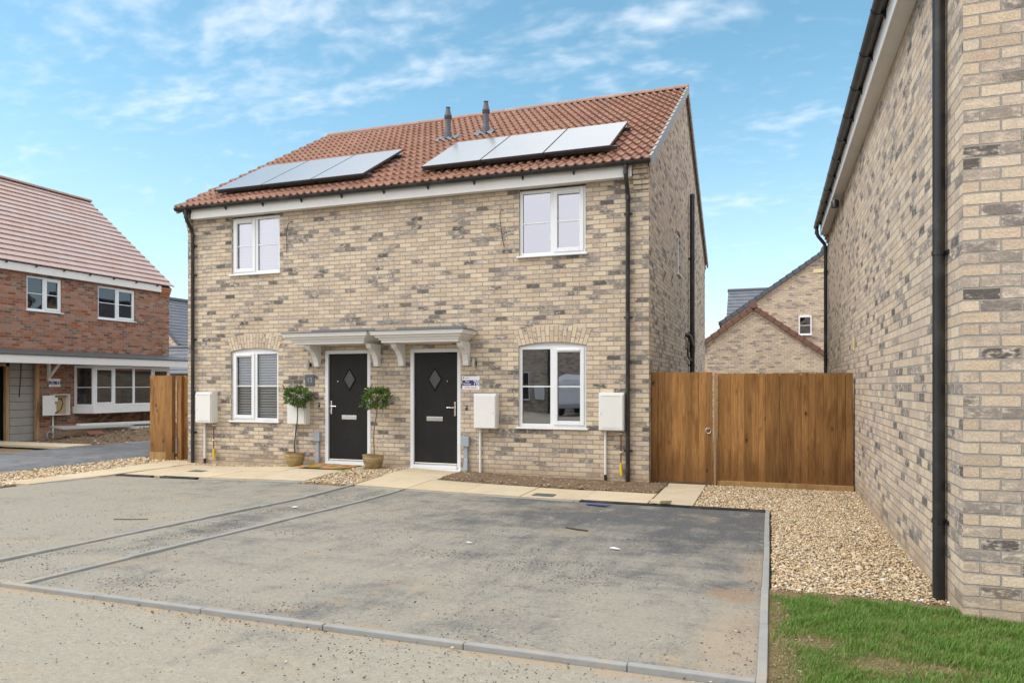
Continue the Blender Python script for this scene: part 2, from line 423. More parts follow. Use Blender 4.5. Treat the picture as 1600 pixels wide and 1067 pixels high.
def wood_mat(name, c0, c1, c2, knots=True):
    m, n, b, o = newmat(name)
    i = n.island()
    p = n.pos()
    off = n.comb(n.m('MULTIPLY', i, 91.0), n.m('MULTIPLY', i, 37.0), n.m('MULTIPLY', i, 53.0))
    q = n.vm('ADD', p, off)
    warp = n.noise(n.scale(q, (3, 3, 1.2)), 2.0, 2, out=1)
    q2 = n.vm('ADD', q, n.vm('SCALE', n.vm('SUBTRACT', warp, (0.5, 0.5, 0.5)), 0.05))
    g = n.noise(n.scale(q2, (42, 42, 1.4)), 1.5, 5, 0.62)
    big = n.noise(n.scale(q2, (5, 5, 0.9)), 1.6, 4, 0.6)
    c = n.mix(n.sstep(g, 0.30, 0.72), c0, c1)
    c = n.mix(n.sstep(big, 0.45, 0.74), c, c2)
    c = n.vm('SCALE', c, n.m('MULTIPLY_ADD', i, 0.62, 0.76))
    h = g
    if knots:
        kd = n.voro(n.scale(q, (3.4, 3.4, 2.2)), 1.35, rand=0.9)
        rag = n.m('MULTIPLY', n.noise(q, 55, 4, 0.7), 0.09)
        kd2 = n.m('ADD', kd, rag)
        halo = n.sstep(kd2, 0.26, 0.08)
        c = n.mix(n.m('MULTIPLY', halo, 0.55), c, (0.075, 0.034, 0.013))
        c = n.mix(n.m('MULTIPLY', n.sstep(kd2, 0.125, 0.10), 0.85), c, (0.018, 0.011, 0.007))
    z = n.sep(p)[2]
    damp = n.sstep(n.m('ADD', z, n.m('MULTIPLY', n.noise(n.scale(q, (9, 9, 1)), 1.5, 4), -0.9)), 0.25, -0.25)
    c = n.mix(n.m('MULTIPLY', damp, 0.45 if knots else 0.0), c, n.vm('SCALE', c2, 0.75))
    sc = n.sstep(n.noise(n.vm('ADD', n.scale(p, (7, 7, 3.0)), (4, 0, 2)), 2.0, 6, 0.75), 0.71, 0.76)
    c = n.mix(n.m('MULTIPLY', sc, 0.35), c, (0.45, 0.36, 0.24))
    principled(n, b, c, 0.74, 0, 0.3, n.bump(h, 0.003))
    return m
M['fence'] = wood_mat('brown_fence_wood', (0.225, 0.107, 0.033), (0.335, 0.180, 0.062), (0.145, 0.062, 0.019))
M['fence_pale'] = wood_mat('pale_fence_wood', (0.31, 0.185, 0.072), (0.41, 0.26, 0.11), (0.24, 0.135, 0.05), False)
M['timber'] = wood_mat('raw_timber', (0.30, 0.19, 0.10), (0.38, 0.25, 0.14), (0.20, 0.12, 0.06), False)

def tarmac_mat(name, dust_amt, dark=(0.088, 0.090, 0.092), pale=(0.265, 0.255, 0.225), front=True):
    m, n, b, o = newmat(name)
    p = n.pos()
    x, y, z = n.sep(p)
    big = n.noise(p, 0.42, 4, 0.58, 0.4)
    mid = n.noise(n.scale(p, (0.8, 1.5, 1.0)), 2.1, 6, 0.66, 0.5)
    fin = n.noise(p, 24, 5, 0.7)
    # dust dragged out in streaks by tyres and brooms
    drag = n.noise(n.scale(n.vm('ADD', p, (9.0, 3.0, 0.0)), (2.6, 0.7, 1.0)), 1.6, 5, 0.66, 0.6)
    d = n.m('ADD', n.m('MULTIPLY', big, 0.85), n.m('MULTIPLY', mid, 0.72))
    d = n.m('ADD', d, n.m('MULTIPLY', n.m('SUBTRACT', drag, 0.5), 0.55))
    d = n.m('ADD', d, n.m('MULTIPLY', n.m('SUBTRACT', fin, 0.5), 0.30))
    if front:
        # swept, cleaner tarmac towards the far right corner by the drain
        cl = n.vm('LENGTH', n.scale(n.vm('SUBTRACT', p, (-0.4, 8.9, 0.0)), (0.30, 0.46, 0.0)))
        d = n.m('ADD', d, n.sstep(cl, 0.0, 2.0, -0.36, 0.0))
        cl4 = n.vm('LENGTH', n.scale(n.vm('SUBTRACT', p, (-8.2, 6.4, 0.0)), (0.32, 0.40, 0.0)))
        d = n.m('ADD', d, n.sstep(cl4, 0.0, 1.3, 0.16, 0.0))
        cl5 = n.vm('LENGTH', n.scale(n.vm('SUBTRACT', p, (-3.6, 5.0, 0.0)), (0.5, 0.75, 0.0)))
        d = n.m('ADD', d, n.sstep(cl5, 0.0, 1.3, 0.05, 0.0))
        cl2 = n.vm('LENGTH', n.scale(n.vm('SUBTRACT', p, (-2.4, 5.9, 0.0)), (0.8, 1.1, 0.0)))
        d = n.m('ADD', d, n.sstep(cl2, 0.0, 1.1, -0.13, 0.0))
        cl3 = n.vm('LENGTH', n.scale(n.vm('SUBTRACT', p, (-5.55, 6.1, 0.0)), (2.2, 0.7, 0.0)))
        d = n.m('ADD', d, n.sstep(cl3, 0.0, 1.2, -0.16, 0.0))
    dust = n.sstep(d, 0.64 - dust_amt, 1.13 - dust_amt)
    grit = n.voro(p, 125, out='Color')
    gr = n.sep(grit)[0]
    c = n.mix(dust, dark, pale)
    c = n.vm('SCALE', c, n.m('MULTIPLY_ADD', n.m('MULTIPLY', gr, n.m('SUBTRACT', 1.30, dust)), 0.55, 0.78))
    c = n.vm('SCALE', c, n.m('MULTIPLY_ADD', n.noise(p, 30, 5, 0.70), 0.60, 0.70))
    # sandy clay blots
    s1 = n.noise(n.vm('ADD', p, (5.3, 2.2, 0)), 1.15, 5, 0.66, 0.3)
    sand = n.sstep(s1, 0.545, 0.68)
    sand = n.m('MULTIPLY', sand, n.sstep(n.noise(p, 9, 4, 0.7), 0.30, 0.62))
    c = n.mix(n.m('MULTIPLY', sand, 0.50), c, (0.37, 0.28, 0.175))
    spots = n.sstep(n.m('ADD', n.voro(p, 3.1), n.m('MULTIPLY', n.noise(p, 14, 4, 0.7), 0.16)), 0.20, 0.13)
    c = n.mix(n.m('MULTIPLY', spots, 0.45), c, (0.40, 0.345, 0.25))
    if front:
        for (sx, sy, rx, ry, a, col) in ((-0.24, 5.35, 0.22, 0.26, 0.75, (0.265, 0.185, 0.12)), (-0.16, 4.35, 0.30, 0.75, 0.45, (0.36, 0.27, 0.18)), (-0.12, 6.2, 0.12, 0.8, 0.45, (0.34, 0.25, 0.16))):
            e = n.vm('LENGTH', n.scale(n.vm('SUBTRACT', p, (sx, sy, 0.0)), (1 / rx, 1 / ry, 0.0)))
            e = n.m('ADD', e, n.m('MULTIPLY', n.m('SUBTRACT', n.noise(p, 11, 6, 0.75), 0.5), 2.4))
            c = n.mix(n.m('MULTIPLY', n.sstep(e, 1.05, 0.55), a), c, col)
        # clay washed along the inside of the front kerb and on the road side
        e = n.m('ABSOLUTE', n.m('SUBTRACT', y, 3.70))
        e = n.m('ADD', e, n.m('MULTIPLY', n.m('SUBTRACT', n.noise(p, 5, 5, 0.7), 0.5), 0.45))
        c = n.mix(n.sstep(e, 0.13, 0.02, 0.0, 0.6), c, (0.36, 0.265, 0.165))
        # scattered dark pits
        pit = n.sstep(n.m('ADD', n.voro(p, 26), n.sstep(mid, 0.44, 0.6, 0.22, 0.0)), 0.23, 0.16)
        c = n.mix(n.m('MULTIPLY', pit, 0.5), c, (0.05, 0.05, 0.05))
    h = n.m('ADD', n.m('MULTIPLY', n.voro(p, 210), 0.5), n.m('ADD', n.m('MULTIPLY', fin, 0.9), n.m('MULTIPLY', mid, 1.2)))
    principled(n, b, c, 0.93, 0, 0.22, n.bump(h, 0.006))
    return m
M['drive'] = tarmac_mat('dusty_driveway_tarmac', 0.21, pale=(0.315, 0.295, 0.245))
M['road'] = tarmac_mat('dusty_road_tarmac', 0.38, pale=(0.345, 0.32, 0.262))
M['lane'] = tarmac_mat('fresh_lane_tarmac', 0.02, (0.085, 0.09, 0.098), (0.20, 0.205, 0.215), False)

def earth_mat(name, a, bb, cc, sc=3.0, bd=0.02):
    m, n, b, o = newmat(name)
    p = n.pos()
    v = n.noise(p, sc, 6, 0.68)
    f = n.noise(p, sc * 12, 5, 0.7)
    c = n.mix(n.sstep(v, 0.3, 0.7), a, bb)
    c = n.mix(n.sstep(f, 0.5, 0.75), c, cc)
    principled(n, b, c, 0.97, 0, 0.15, n.bump(n.m('ADD', f, v), bd))
    return m
M['earth'] = earth_mat('bare_earth', (0.19, 0.135, 0.085), (0.29, 0.215, 0.14), (0.36, 0.29, 0.20))
M['soil'] = earth_mat('soil', (0.155, 0.105, 0.068), (0.235, 0.165, 0.108), (0.31, 0.235, 0.16), 5.0, 0.03)
M['bed'] = earth_mat('gravel_bed', (0.25, 0.19, 0.115), (0.33, 0.26, 0.165), (0.42, 0.34, 0.23), 6.0)
M['turf'] = earth_mat('turf_soil', (0.17, 0.14, 0.065), (0.31, 0.215, 0.125), (0.40, 0.30, 0.19), 7.0, 0.03)

def slab_mat():
    m, n, b, o = newmat('buff_paving')
    i = n.island()
    p = n.pos()
    c = n.ramp(i, [(0, (0.43, 0.35, 0.235)), (0.5, (0.49, 0.41, 0.285)), (1, (0.46, 0.39, 0.28))])
    v = n.noise(p, 3, 5, 0.65)
    c = n.vm('SCALE', c, n.m('MULTIPLY_ADD', v, 0.4, 0.8))
    c = n.mix(n.m('MULTIPLY', n.sstep(n.noise(p, 1.4, 6, 0.7), 0.5, 0.72), 0.55), c, (0.36, 0.31, 0.23))
    c = n.vm('SCALE', c, n.m('MULTIPLY_ADD', n.noise(p, 90, 3), 0.3, 0.85))
    principled(n, b, c, 0.9, 0, 0.25, n.bump(n.noise(p, 40, 5), 0.003))
    return m
M['slab'] = slab_mat()
M['concrete'] = plain('concrete_kerb', (0.26, 0.265, 0.258), 0.92, spec=0.2, var=0.24, vs=6, bumpd=0.002, bs=70, dirt=((0.36, 0.29, 0.20), 0.65))

def island_mat(name, stops, rough=0.85, spec=0.3, fine=50):
    m, n, b, o = newmat(name)
    c = n.ramp(n.island(), stops)
    c = n.vm('SCALE', c, n.m('MULTIPLY_ADD', n.noise(n.pos(), fine, 3), 0.5, 0.75))
    principled(n, b, c, rough, 0, spec)
    return m
M['stone'] = island_mat('golden_gravel', [(0, (0.16, 0.11, 0.07)), (0.12, (0.36, 0.26, 0.155)), (0.35, (0.50, 0.385, 0.235)), (0.55, (0.58, 0.475, 0.315)), (0.72, (0.44, 0.295, 0.155)), (0.86, (0.66, 0.585, 0.45)), (0.95, (0.38, 0.34, 0.30)), (1, (0.74, 0.70, 0.62))])
M['grit'] = island_mat('loose_grit', [(0, (0.07, 0.07, 0.07)), (0.55, (0.13, 0.125, 0.115)), (0.7, (0.20, 0.17, 0.13)), (0.9, (0.35, 0.28, 0.19)), (1, (0.62, 0.60, 0.55))])
M['chip'] = island_mat('tarmac_chipping', [(0, (0.075, 0.075, 0.075)), (0.6, (0.145, 0.143, 0.138)), (0.9, (0.22, 0.205, 0.18)), (1, (0.33, 0.30, 0.24))])
M['clod'] = island_mat('soil_clod', [(0, (0.13, 0.088, 0.055)), (0.6, (0.22, 0.155, 0.10)), (0.93, (0.30, 0.23, 0.16)), (1, (0.55, 0.50, 0.42))])

def leafy(name, stops, trans=0.25, rough=0.5):
    m, n, b, o = newmat(name)
    c = n.ramp(n.island(), stops)
    principled(n, b, c, rough, 0, 0.45)
    t = n.node('ShaderNodeBsdfTranslucent')
    n.put(t.inputs[0], n.mix(0.5, c, (0.16, 0.30, 0.03)))
    mx = n.node('ShaderNodeMixShader'); mx.inputs[0].default_value = trans
    n.t.links.new(b.outputs[0], mx.inputs[1]); n.t.links.new(t.outputs[0], mx.inputs[2])
    n.t.links.new(mx.outputs[0], o.inputs[0])
    return m
M['leaf'] = leafy('bay_leaf', [(0, (0.035, 0.068, 0.018)), (0.4, (0.07, 0.125, 0.03)), (0.75, (0.11, 0.18, 0.04)), (1, (0.21, 0.26, 0.075))], 0.2, 0.38)
M['blade'] = leafy('grass_blade', [(0, (0.06, 0.14, 0.015)), (0.45, (0.115, 0.235, 0.028)), (0.85, (0.17, 0.295, 0.05)), (1, (0.30, 0.28, 0.11))], 0.35, 0.5)
M['blade_dry'] = leafy('dry_grass_blade', [(0, (0.12, 0.17, 0.04)), (0.4, (0.22, 0.22, 0.08)), (1, (0.46, 0.36, 0.19))], 0.3, 0.7)

def pot_mat():
    m, n, b, o = newmat('glazed_ochre_pot')
    p = n.pos()
    z = n.sep(p)[2]
    band = n.noise(n.scale(p, (2, 2, 14)), 2.0, 4, 0.6)
    c = n.ramp(band, [(0.3, (0.17, 0.115, 0.05)), (0.5, (0.33, 0.235, 0.105)), (0.7, (0.42, 0.31, 0.15))])
    c = n.mix(n.m('MULTIPLY', n.sstep(n.noise(p, 12, 5), 0.5, 0.7), 0.4), c, (0.14, 0.10, 0.05))
    principled(n, b, c, 0.42, 0, 0.5, n.bump(band, 0.003))
    return m
M['pot'] = pot_mat()
MATC = [(0.45, 0.19, 0.035), (0.36, 0.17, 0.15), (0.12, 0.17, 0.035), (0.025, 0.025, 0.025), (0.27, 0.035, 0.06), (0.40, 0.22, 0.19), (0.08, 0.04, 0.03), (0.33, 0.20, 0.12)]
for i, c in enumerate(MATC):
    M['mat%d' % i] = plain('doormat_colour', c, 0.95, spec=0.1, var=0.25, vs=70, bumpd=0.004, bs=260)


# ------------------------------------------------------------------ object helpers
def tag(o, label, cat, group=None):
    o['label'] = label
    o['category'] = cat
    if group:
        o['group'] = group
    return o

def thing(name, label, cat, loc=(0, 0, 0), rz=0.0, group=None):
    o = bpy.data.objects.new(name, None)
    o.empty_display_size = 0.2
    S.collection.objects.link(o)
    o.location = loc
    o.rotation_euler = (0, 0, rz)
    return tag(o, label, cat, group)

def origin(o):
    """world offset of a parent chain made of unrotated empties/meshes"""
    v = Vector((0, 0, 0))
    while o is not None:
        v += Vector(o.location)
        o = o.parent
    return v

class MB:
    def __init__(s):
        s.v = []; s.f = []; s.uv = {}
    def quad(s, a, b, c, d, uv=None):
        i = len(s.v); s.v += [tuple(a), tuple(b), tuple(c), tuple(d)]
        s.f.append((i, i + 1, i + 2, i + 3))
        if uv: s.uv[len(s.f) - 1] = uv
    def poly(s, pts):
        i = len(s.v); s.v += [tuple(p) for p in pts]
        s.f.append(tuple(range(i, i + len(pts))))
    def box(s, x0, x1, y0, y1, z0, z1):
        i = len(s.v)
        s.v += [(x0, y0, z0), (x1, y0, z0), (x1, y1, z0), (x0, y1, z0), (x0, y0, z1), (x1, y0, z1), (x1, y1, z1), (x0, y1, z1)]
        s.f += [tuple(i + k for k in q) for q in ((0, 3, 2, 1), (4, 5, 6, 7), (0, 1, 5, 4), (1, 2, 6, 5), (2, 3, 7, 6), (3, 0, 4, 7))]
        return s
    def hexa(s, P):
        """8 points: bottom loop then top loop"""
        i = len(s.v); s.v += [tuple(p) for p in P]
        s.f += [tuple(i + k for k in q) for q in ((0, 3, 2, 1), (4, 5, 6, 7), (0, 1, 5, 4), (1, 2, 6, 5), (2, 3, 7, 6), (3, 0, 4, 7))]
        return s
    def prism(s, pts, d):
        """closed outline pts (3-D) extruded by vector d"""
        i = len(s.v); k = len(pts)
        s.v += [tuple(p) for p in pts] + [tuple(Vector(p) + Vector(d)) for p in pts]
        s.f.append(tuple(range(i + k - 1, i - 1, -1)))
        s.f.append(tuple(range(i + k, i + 2 * k)))
        for j in range(k):
            q = (j + 1) % k
            s.f.append((i + j, i + q, i + k + q, i + k + j))
        return s
    def tube(s, path, r, n=12, cap=True):
        pts = [Vector(p) for p in path]
        rs = r if isinstance(r, (list, tuple)) else [r] * len(pts)
        i0 = len(s.v)
        up = None
        for j, p in enumerate(pts):
            t = (pts[min(j + 1, len(pts) - 1)] - pts[max(j - 1, 0)]).normalized()
            if up is None:
                up = Vector((1, 0, 0)) if abs(t.x) < 0.9 else Vector((0, 1, 0))
            a = (up - t * up.dot(t)).normalized(); up = a
            b = t.cross(a)
            for k in range(n):
                w = 2 * PI * k / n
                s.v.append(tuple(p + (a * math.cos(w) + b * math.sin(w)) * rs[j]))
        for j in range(len(pts) - 1):
            for k in range(n):
                q = (k + 1) % n
                s.f.append((i0 + j * n + k, i0 + j * n + q, i0 + (j + 1) * n + q, i0 + (j + 1) * n + k))
        if cap:
            s.f.append(tuple(range(i0 + n - 1, i0 - 1, -1)))
            e = i0 + (len(pts) - 1) * n
            s.f.append(tuple(range(e, e + n)))
        return s
    def lathe(s, prof, c, n=24):
        i0 = len(s.v)
        for r, z in prof:
            for k in range(n):
                w = 2 * PI * k / n
                s.v.append((c[0] + r * math.cos(w), c[1] + r * math.sin(w), c[2] + z))
        for j in range(len(prof) - 1):
            for k in range(n):
                q = (k + 1) % n
                s.f.append((i0 + j * n + k, i0 + j * n + q, i0 + (j + 1) * n + q, i0 + (j + 1) * n + k))
        s.f.append(tuple(range(i0 + n - 1, i0 - 1, -1)))
        e = i0 + (len(prof) - 1) * n
        s.f.append(tuple(range(e, e + n)))
        return s
    def move(s, f):
        s.v = [tuple(f(*p)) for p in s.v]
        return s
    def build(s, name, mat, parent=None, smooth=False, bevel=0.0, label=None, kind=None, local=False, auto=None):
        me = bpy.data.meshes.new(name)
        off = Vector((0, 0, 0)) if (parent is None or local) else origin(parent)
        me.from_pydata([(p[0] - off.x, p[1] - off.y, p[2] - off.z) for p in s.v], [], s.f)
        me.update()
        uvl = me.uv_layers.new(name="UVMap")
        data = np.zeros(len(me.loops) * 2, dtype=np.float32)
        for pi, pl in enumerate(me.polygons):
            if pi in s.uv:
                for k, li in enumerate(pl.loop_indices):
                    data[2 * li:2 * li + 2] = s.uv[pi][k]
                continue
            nx, ny, nz = (abs(c) for c in pl.normal)
            for li in pl.loop_indices:
                p = s.v[me.loops[li].vertex_index]
                if nx >= ny and nx >= nz: q = (p[1] + 0.1125, p[2])
                elif ny >= nz: q = (p[0], p[2])
                else: q = (p[0], p[1])
                data[2 * li] = q[0]; data[2 * li + 1] = q[1]
        uvl.data.foreach_set("uv", data)
        if smooth:
            me.polygons.foreach_set("use_smooth", [True] * len(me.polygons))
        me.materials.append(M[mat] if isinstance(mat, str) else mat)
        o = bpy.data.objects.new(name, me)
        S.collection.objects.link(o)
        if parent is not None:
            o.parent = parent
        if bevel:
            bm = o.modifiers.new('bevel', 'BEVEL'); bm.width = bevel; bm.segments = 2; bm.limit_method = 'ANGLE'; bm.angle_limit = R(40)
        if smooth:
            es = o.modifiers.new('split', 'EDGE_SPLIT'); es.split_angle = R(auto or 40)
        if label: o['label'] = label
        if kind: o['kind'] = kind
        return o

def box_part(name, mat, parent, x0, x1, y0, y1, z0, z1, bevel=0.0, label=None):
    return MB().box(x0, x1, y0, y1, z0, z1).build(name, mat, parent, bevel=bevel, label=label)

def dup(root, loc, rz=None, label=None, group=None):
    r = root.copy(); S.collection.objects.link(r)
    r.location = loc
    if rz is not None: r.rotation_euler = (0, 0, rz)
    if label: r['label'] = label
    if group: r['group'] = group
    for ch in list(root.children):
        c = ch.copy(); S.collection.objects.link(c); c.parent = r
        for g_ in list(ch.children):
            d = g_.copy(); S.collection.objects.link(d); d.parent = c
    return r

def text_part(name, body, size, loc, rot, mat, parent, align='LEFT', sx=1.0, bold=0.0):
    cu = bpy.data.curves.new(name, 'FONT')
    cu.body = body; cu.size = size; cu.extrude = 0.0006; cu.align_x = align; cu.resolution_u = 3
    cu.offset = bold
    tmp = bpy.data.objects.new(name + '_outline', cu)
    S.collection.objects.link(tmp)
    dg = bpy.context.evaluated_depsgraph_get()
    me = bpy.data.meshes.new_from_object(tmp.evaluated_get(dg))
    bpy.data.objects.remove(tmp)
    bpy.data.curves.remove(cu)
    mtx = Matrix.Translation(Vector(loc) - origin(parent)) @ Matrix.Rotation(rot, 4, 'Z') @ Matrix.Rotation(R(90), 4, 'X') @ Matrix.Diagonal((sx, 1, 1, 1))
    me.transform(mtx)
    me.materials.clear(); me.materials.append(M[mat])
    me.name = name
    o = bpy.data.objects.new(name, me)
    S.collection.objects.link(o)
    o.parent = parent
    return o

# ------------------------------------------------------------------ ground
def ss(a, b, x):
    t = min(1.0, max(0.0, (x - a) / (b - a)))
    return t * t * (3 - 2 * t)

def g(x, y):
    """height of the finished ground"""
    z = 0.02 * max(0.0, 9.3 - max(y, 1.0))
    z += 0.10 * math.exp(-((x + 6.6) / 2.2) ** 2) * ss(8.0, 11.2, y)
    return z

def patch(mb, c, nx, ny, off=0.0, skirt=0.06, rough=0.0, extra=None):
    """a ground sheet over quad c (4 xy corners, ccw), following the ground, with a skirt"""
    i0 = len(mb.v)
    for j in range(ny + 1):
        for i in range(nx + 1):
            s_, t_ = i / nx, j / ny
            x = (c[0][0] * (1 - s_) + c[1][0] * s_) * (1 - t_) + (c[3][0] * (1 - s_) + c[2][0] * s_) * t_
            y = (c[0][1] * (1 - s_) + c[1][1] * s_) * (1 - t_) + (c[3][1] * (1 - s_) + c[2][1] * s_) * t_
            z = g(x, y) + off + (random.uniform(-rough, rough) if rough else 0) + (extra(x, y) if extra else 0)
            mb.v.append((x, y, z))
    W = nx + 1
    for j in range(ny):
        for i in range(nx):
            a = i0 + j * W + i
            mb.f.append((a, a + 1, a + W + 1, a + W))
    if skirt:
        ring = [i0 + i for i in range(W)] + [i0 + j * W + nx for j in range(1, ny + 1)] + [i0 + ny * W + i for i in range(nx - 1, -1, -1)] + [i0 + j * W for j in range(ny - 1, 0, -1)]
        b0 = len(mb.v)
        for r_ in ring:
            p = mb.v[r_]; mb.v.append((p[0], p[1], p[2] - skirt))
        k = len(ring)
        for q in range(k):
            q2 = (q + 1) % k
            mb.f.append((ring[q2], ring[q], b0 + q, b0 + q2))
    return mb

def rect(x0, x1, y0, y1):
    return ((x0, y0), (x1, y0), (x1, y1), (x0, y1))

# one big sheet to the horizon, finer close by
xs = [-400, -120, -60] + [x * 1.0 for x in range(-30, 15)] + [20, 60, 120, 400]
ys = [-400, -120, -60, -30, -15] + [y * 1.0 for y in range(-8, 40)] + [60, 120, 400]
mb = MB()
for y in ys:
    for x in xs:
        mb.v.append((x, y, g(x, y) - 0.075))
for j in range(len(ys) - 1):
    for i in range(len(xs) - 1):
        a = j * len(xs) + i
        mb.f.append((a, a + 1, a + len(xs) + 1, a + len(xs)))
mb.build('ground', 'earth', kind='structure')

KF = 3.70                                            # front kerb
patch(MB(), rect(-10.62, -0.072, KF + 0.026, 9.36), 40, 24, 0.0, rough=0.004).build('driveway', 'drive', smooth=True, kind='structure')
patch(MB(), rect(-60, 30, -12, KF - 0.026), 40, 16, -0.012, rough=0.003).build('road', 'road', smooth=True, kind='structure')
patch(MB(), ((-16.6, 4.0), (-12.75, 4.0), (-12.75, 60.0), (-15.9, 60.0)), 8, 40, 0.0).build('lane', 'lane', smooth=True, kind='structure')

def kerb(x0, y0, x1, y1, name='kerb', up=0.022, w=0.05, seg=0.914, upf=None):
    mb = MB()
    L = math.hypot(x1 - x0, y1 - y0)
    dx, dy = (x1 - x0) / L, (y1 - y0) / L
    px, py = -dy * w / 2, dx * w / 2
    s_ = 0.0
    while s_ < L - 0.02:
        e = min(L, s_ + seg)
        j = random.uniform(-0.003, 0.003); k = random.uniform(-0.004, 0.004)
        pts = []
        for zz in (-0.12, up):
            for (t, sg) in ((s_ + 0.002, 1), (s_ + 0.002, -1), (e - 0.002, -1), (e - 0.002, 1)):
                x = x0 + dx * t + px * sg + (-dy) * k; y = y0 + dy * t + py * sg + dx * k
                pts.append((x, y, g(x, y) + zz + (j if zz > 0 else 0)))
        mb.hexa([pts[i] for i in (0, 1, 2, 3, 4, 5, 6, 7)])
        s_ = e
    return mb.build(name, 'concrete', bevel=0.006, kind='structure')
kerb(-40, KF, -0.072, KF)
kerb(-0.047, 1.0, -0.047, 9.46)
kerb(-5.13, KF + 0.03, -5.07, 9.42)
kerb(-6.03, KF + 0.03, -5.97, 9.50)
kerb(-10.65, KF + 0.03, -10.65, 9.1, up=0.004)
kerb(-8.85, 9.42, -6.9, 9.47, up=0.004)
kerb(-5.9, 9.40, -2.5, 9.40, up=0.004)
kerb(0.0, 5.46, 1.0, 5.62, up=0.0)

# paving slabs
mb = MB()
def slabs(x0, x1, y0, y1, dx, dy):
    nx = max(1, round((x1 - x0) / dx)); ny = max(1, round((y1 - y0) / dy))
    for i in range(nx):
        for j in range(ny):
            a, b_ = x0 + (x1 - x0) * i / nx, x0 + (x1 - x0) * (i + 1) / nx
            c, d = y0 + (y1 - y0) * j / ny, y0 + (y1 - y0) * (j + 1) / ny
            o_ = random.uniform(-0.003, 0.003)
            patch(mb, rect(a + 0.004, b_ - 0.004, c + 0.004, d - 0.004), 3, 3, 0.016 + o_, 0.07)
slabs(-5.92, -1.53, 9.46, 10.33, 0.90, 0.9)
slabs(-1.52, -0.95, 9.50, 11.50, 0.60, 0.86)
slabs(-5.95, -4.98, 10.34, 11.30, 0.97, 0.5)
slabs(-10.6, -6.87, 9.53, 10.36, 0.93, 0.9)
slabs(-10.6, -7.95, 10.37, 10.98, 0.88, 0.7)
slabs(-7.94, -6.87, 10.37, 11.30, 0.6, 0.9)
for k in range(4):
    y0 = 7.9 + k * 0.92
    patch(mb, ((-11.32 - 0.06 * k, y0), (-10.70, y0), (-10.70 + (0.07 if k > 1 else 0), y0 + 0.912), (-11.38 - 0.06 * k, y0 + 0.912)), 2, 2, 0.016, 0.07)
mb.build('path', 'slab', kind='structure', bevel=0.004)
patch(MB(), rect(-19.8, -16.35, 13.0, 13.75), 4, 2, 0.03).build('path', 'slab', kind='structure')

# soil bed under the right-hand window
patch(MB(), rect(-4.97, -1.53, 10.34, 11.40), 60, 18, 0.004, rough=0.009, extra=lambda x, y: 0.03 * ss(10.34, 10.6, y)).build('soil_bed', 'soil', smooth=True, kind='structure')

# gravel: a bed sheet plus real stones
GR = [rect(0.0, 1.16, 5.60, 11.56), rect(-0.94, 0.0, 9.48, 11.56), rect(-6.86, -5.96, 9.50, 11.34), rect(-10.93, -7.95, 10.99, 11.35), ((-12.75, 5.5), (-10.72, 5.5), (-11.4, 11.75), (-12.75, 11.9)), ((-11.4, 11.55), (-10.94, 11.55), (-10.94, 11.80), (-11.4, 11.80))]
mb = MB()
for c in GR:
    patch(mb, c, 8, 12, -0.012, 0.05)
mb.build('gravel_bed', 'bed', kind='structure')

t_ = (1 + 5 ** 0.5) / 2
ICO_V = np.array([(-1, t_, 0), (1, t_, 0), (-1, -t_, 0), (1, -t_, 0), (0, -1, t_), (0, 1, t_), (0, -1, -t_), (0, 1, -t_), (t_, 0, -1), (t_, 0, 1), (-t_, 0, -1), (-t_, 0, 1)]) / math.sqrt(1 + t_ * t_)
ICO_F = np.array([(0, 11, 5), (0, 5, 1), (0, 1, 7), (0, 7, 10), (0, 10, 11), (1, 5, 9), (5, 11, 4), (11, 10, 2), (10, 7, 6), (7, 1, 8), (3, 9, 4), (3, 4, 2), (3, 2, 6), (3, 6, 8), (3, 8, 9), (4, 9, 5), (2, 4, 11), (6, 2, 10), (8, 6, 7), (9, 8, 1)])

def mesh_np(name, V, F, mat, kind=None, parent=None):
    me = bpy.data.meshes.new(name)
    n, k = F.shape
    me.vertices.add(len(V)); me.vertices.foreach_set("co", V.astype(np.float32).ravel())
    me.loops.add(n * k); me.loops.foreach_set("vertex_index", F.astype(np.int32).ravel())
    me.polygons.add(n); me.polygons.foreach_set("loop_start", np.arange(0, n * k, k, dtype=np.int32))
    me.update(calc_edges=True); me.validate()
    me.materials.append(M[mat])
    o = bpy.data.objects.new(name, me)
    S.collection.objects.link(o)
    if kind: o['kind'] = kind
    if parent is not None: o.parent = parent
    return o

def stones(P, size, flat=0.62):
    """P (n,3) centres, size (n,) half-lengths -> one stone mesh array"""
    n = len(P)
    sc = size[:, None] * np.stack([rng.uniform(0.75, 1.25, n), rng.uniform(0.55, 1.0, n), rng.uniform(0.4, 0.8, n) * flat / 0.62], 1)
    a = rng.uniform(0, 2 * PI, n); t = rng.normal(0, 0.35, n)
    V = ICO_V[None] * (1 + rng.normal(0, 0.16, (n, 12, 1))) * sc[:, None, :]
    ca, sa, ct, st = np.cos(a)[:, None], np.sin(a)[:, None], np.cos(t)[:, None], np.sin(t)[:, None]
    x, y, z = V[..., 0], V[..., 1], V[..., 2]
    y, z = y * ct - z * st, y * st + z * ct
    x, y = x * ca - y * sa, x * sa + y * ca
    V = np.stack([x, y, z], 2) + P[:, None, :]
    F = ICO_F[None] + (np.arange(n) * 12)[:, None, None]
    return V.reshape(-1, 3), F.reshape(-1, 3)

def in_quad(c, n):
    s_, t = rng.random(n), rng.random(n)
    c = np.array(c, float)
    # area-even enough for our near-rectangles
    p = (c[0] * (1 - s_)[:, None] + c[1] * s_[:, None]) * (1 - t)[:, None] + (c[3] * (1 - s_)[:, None] + c[2] * s_[:, None]) * t[:, None]
    return p

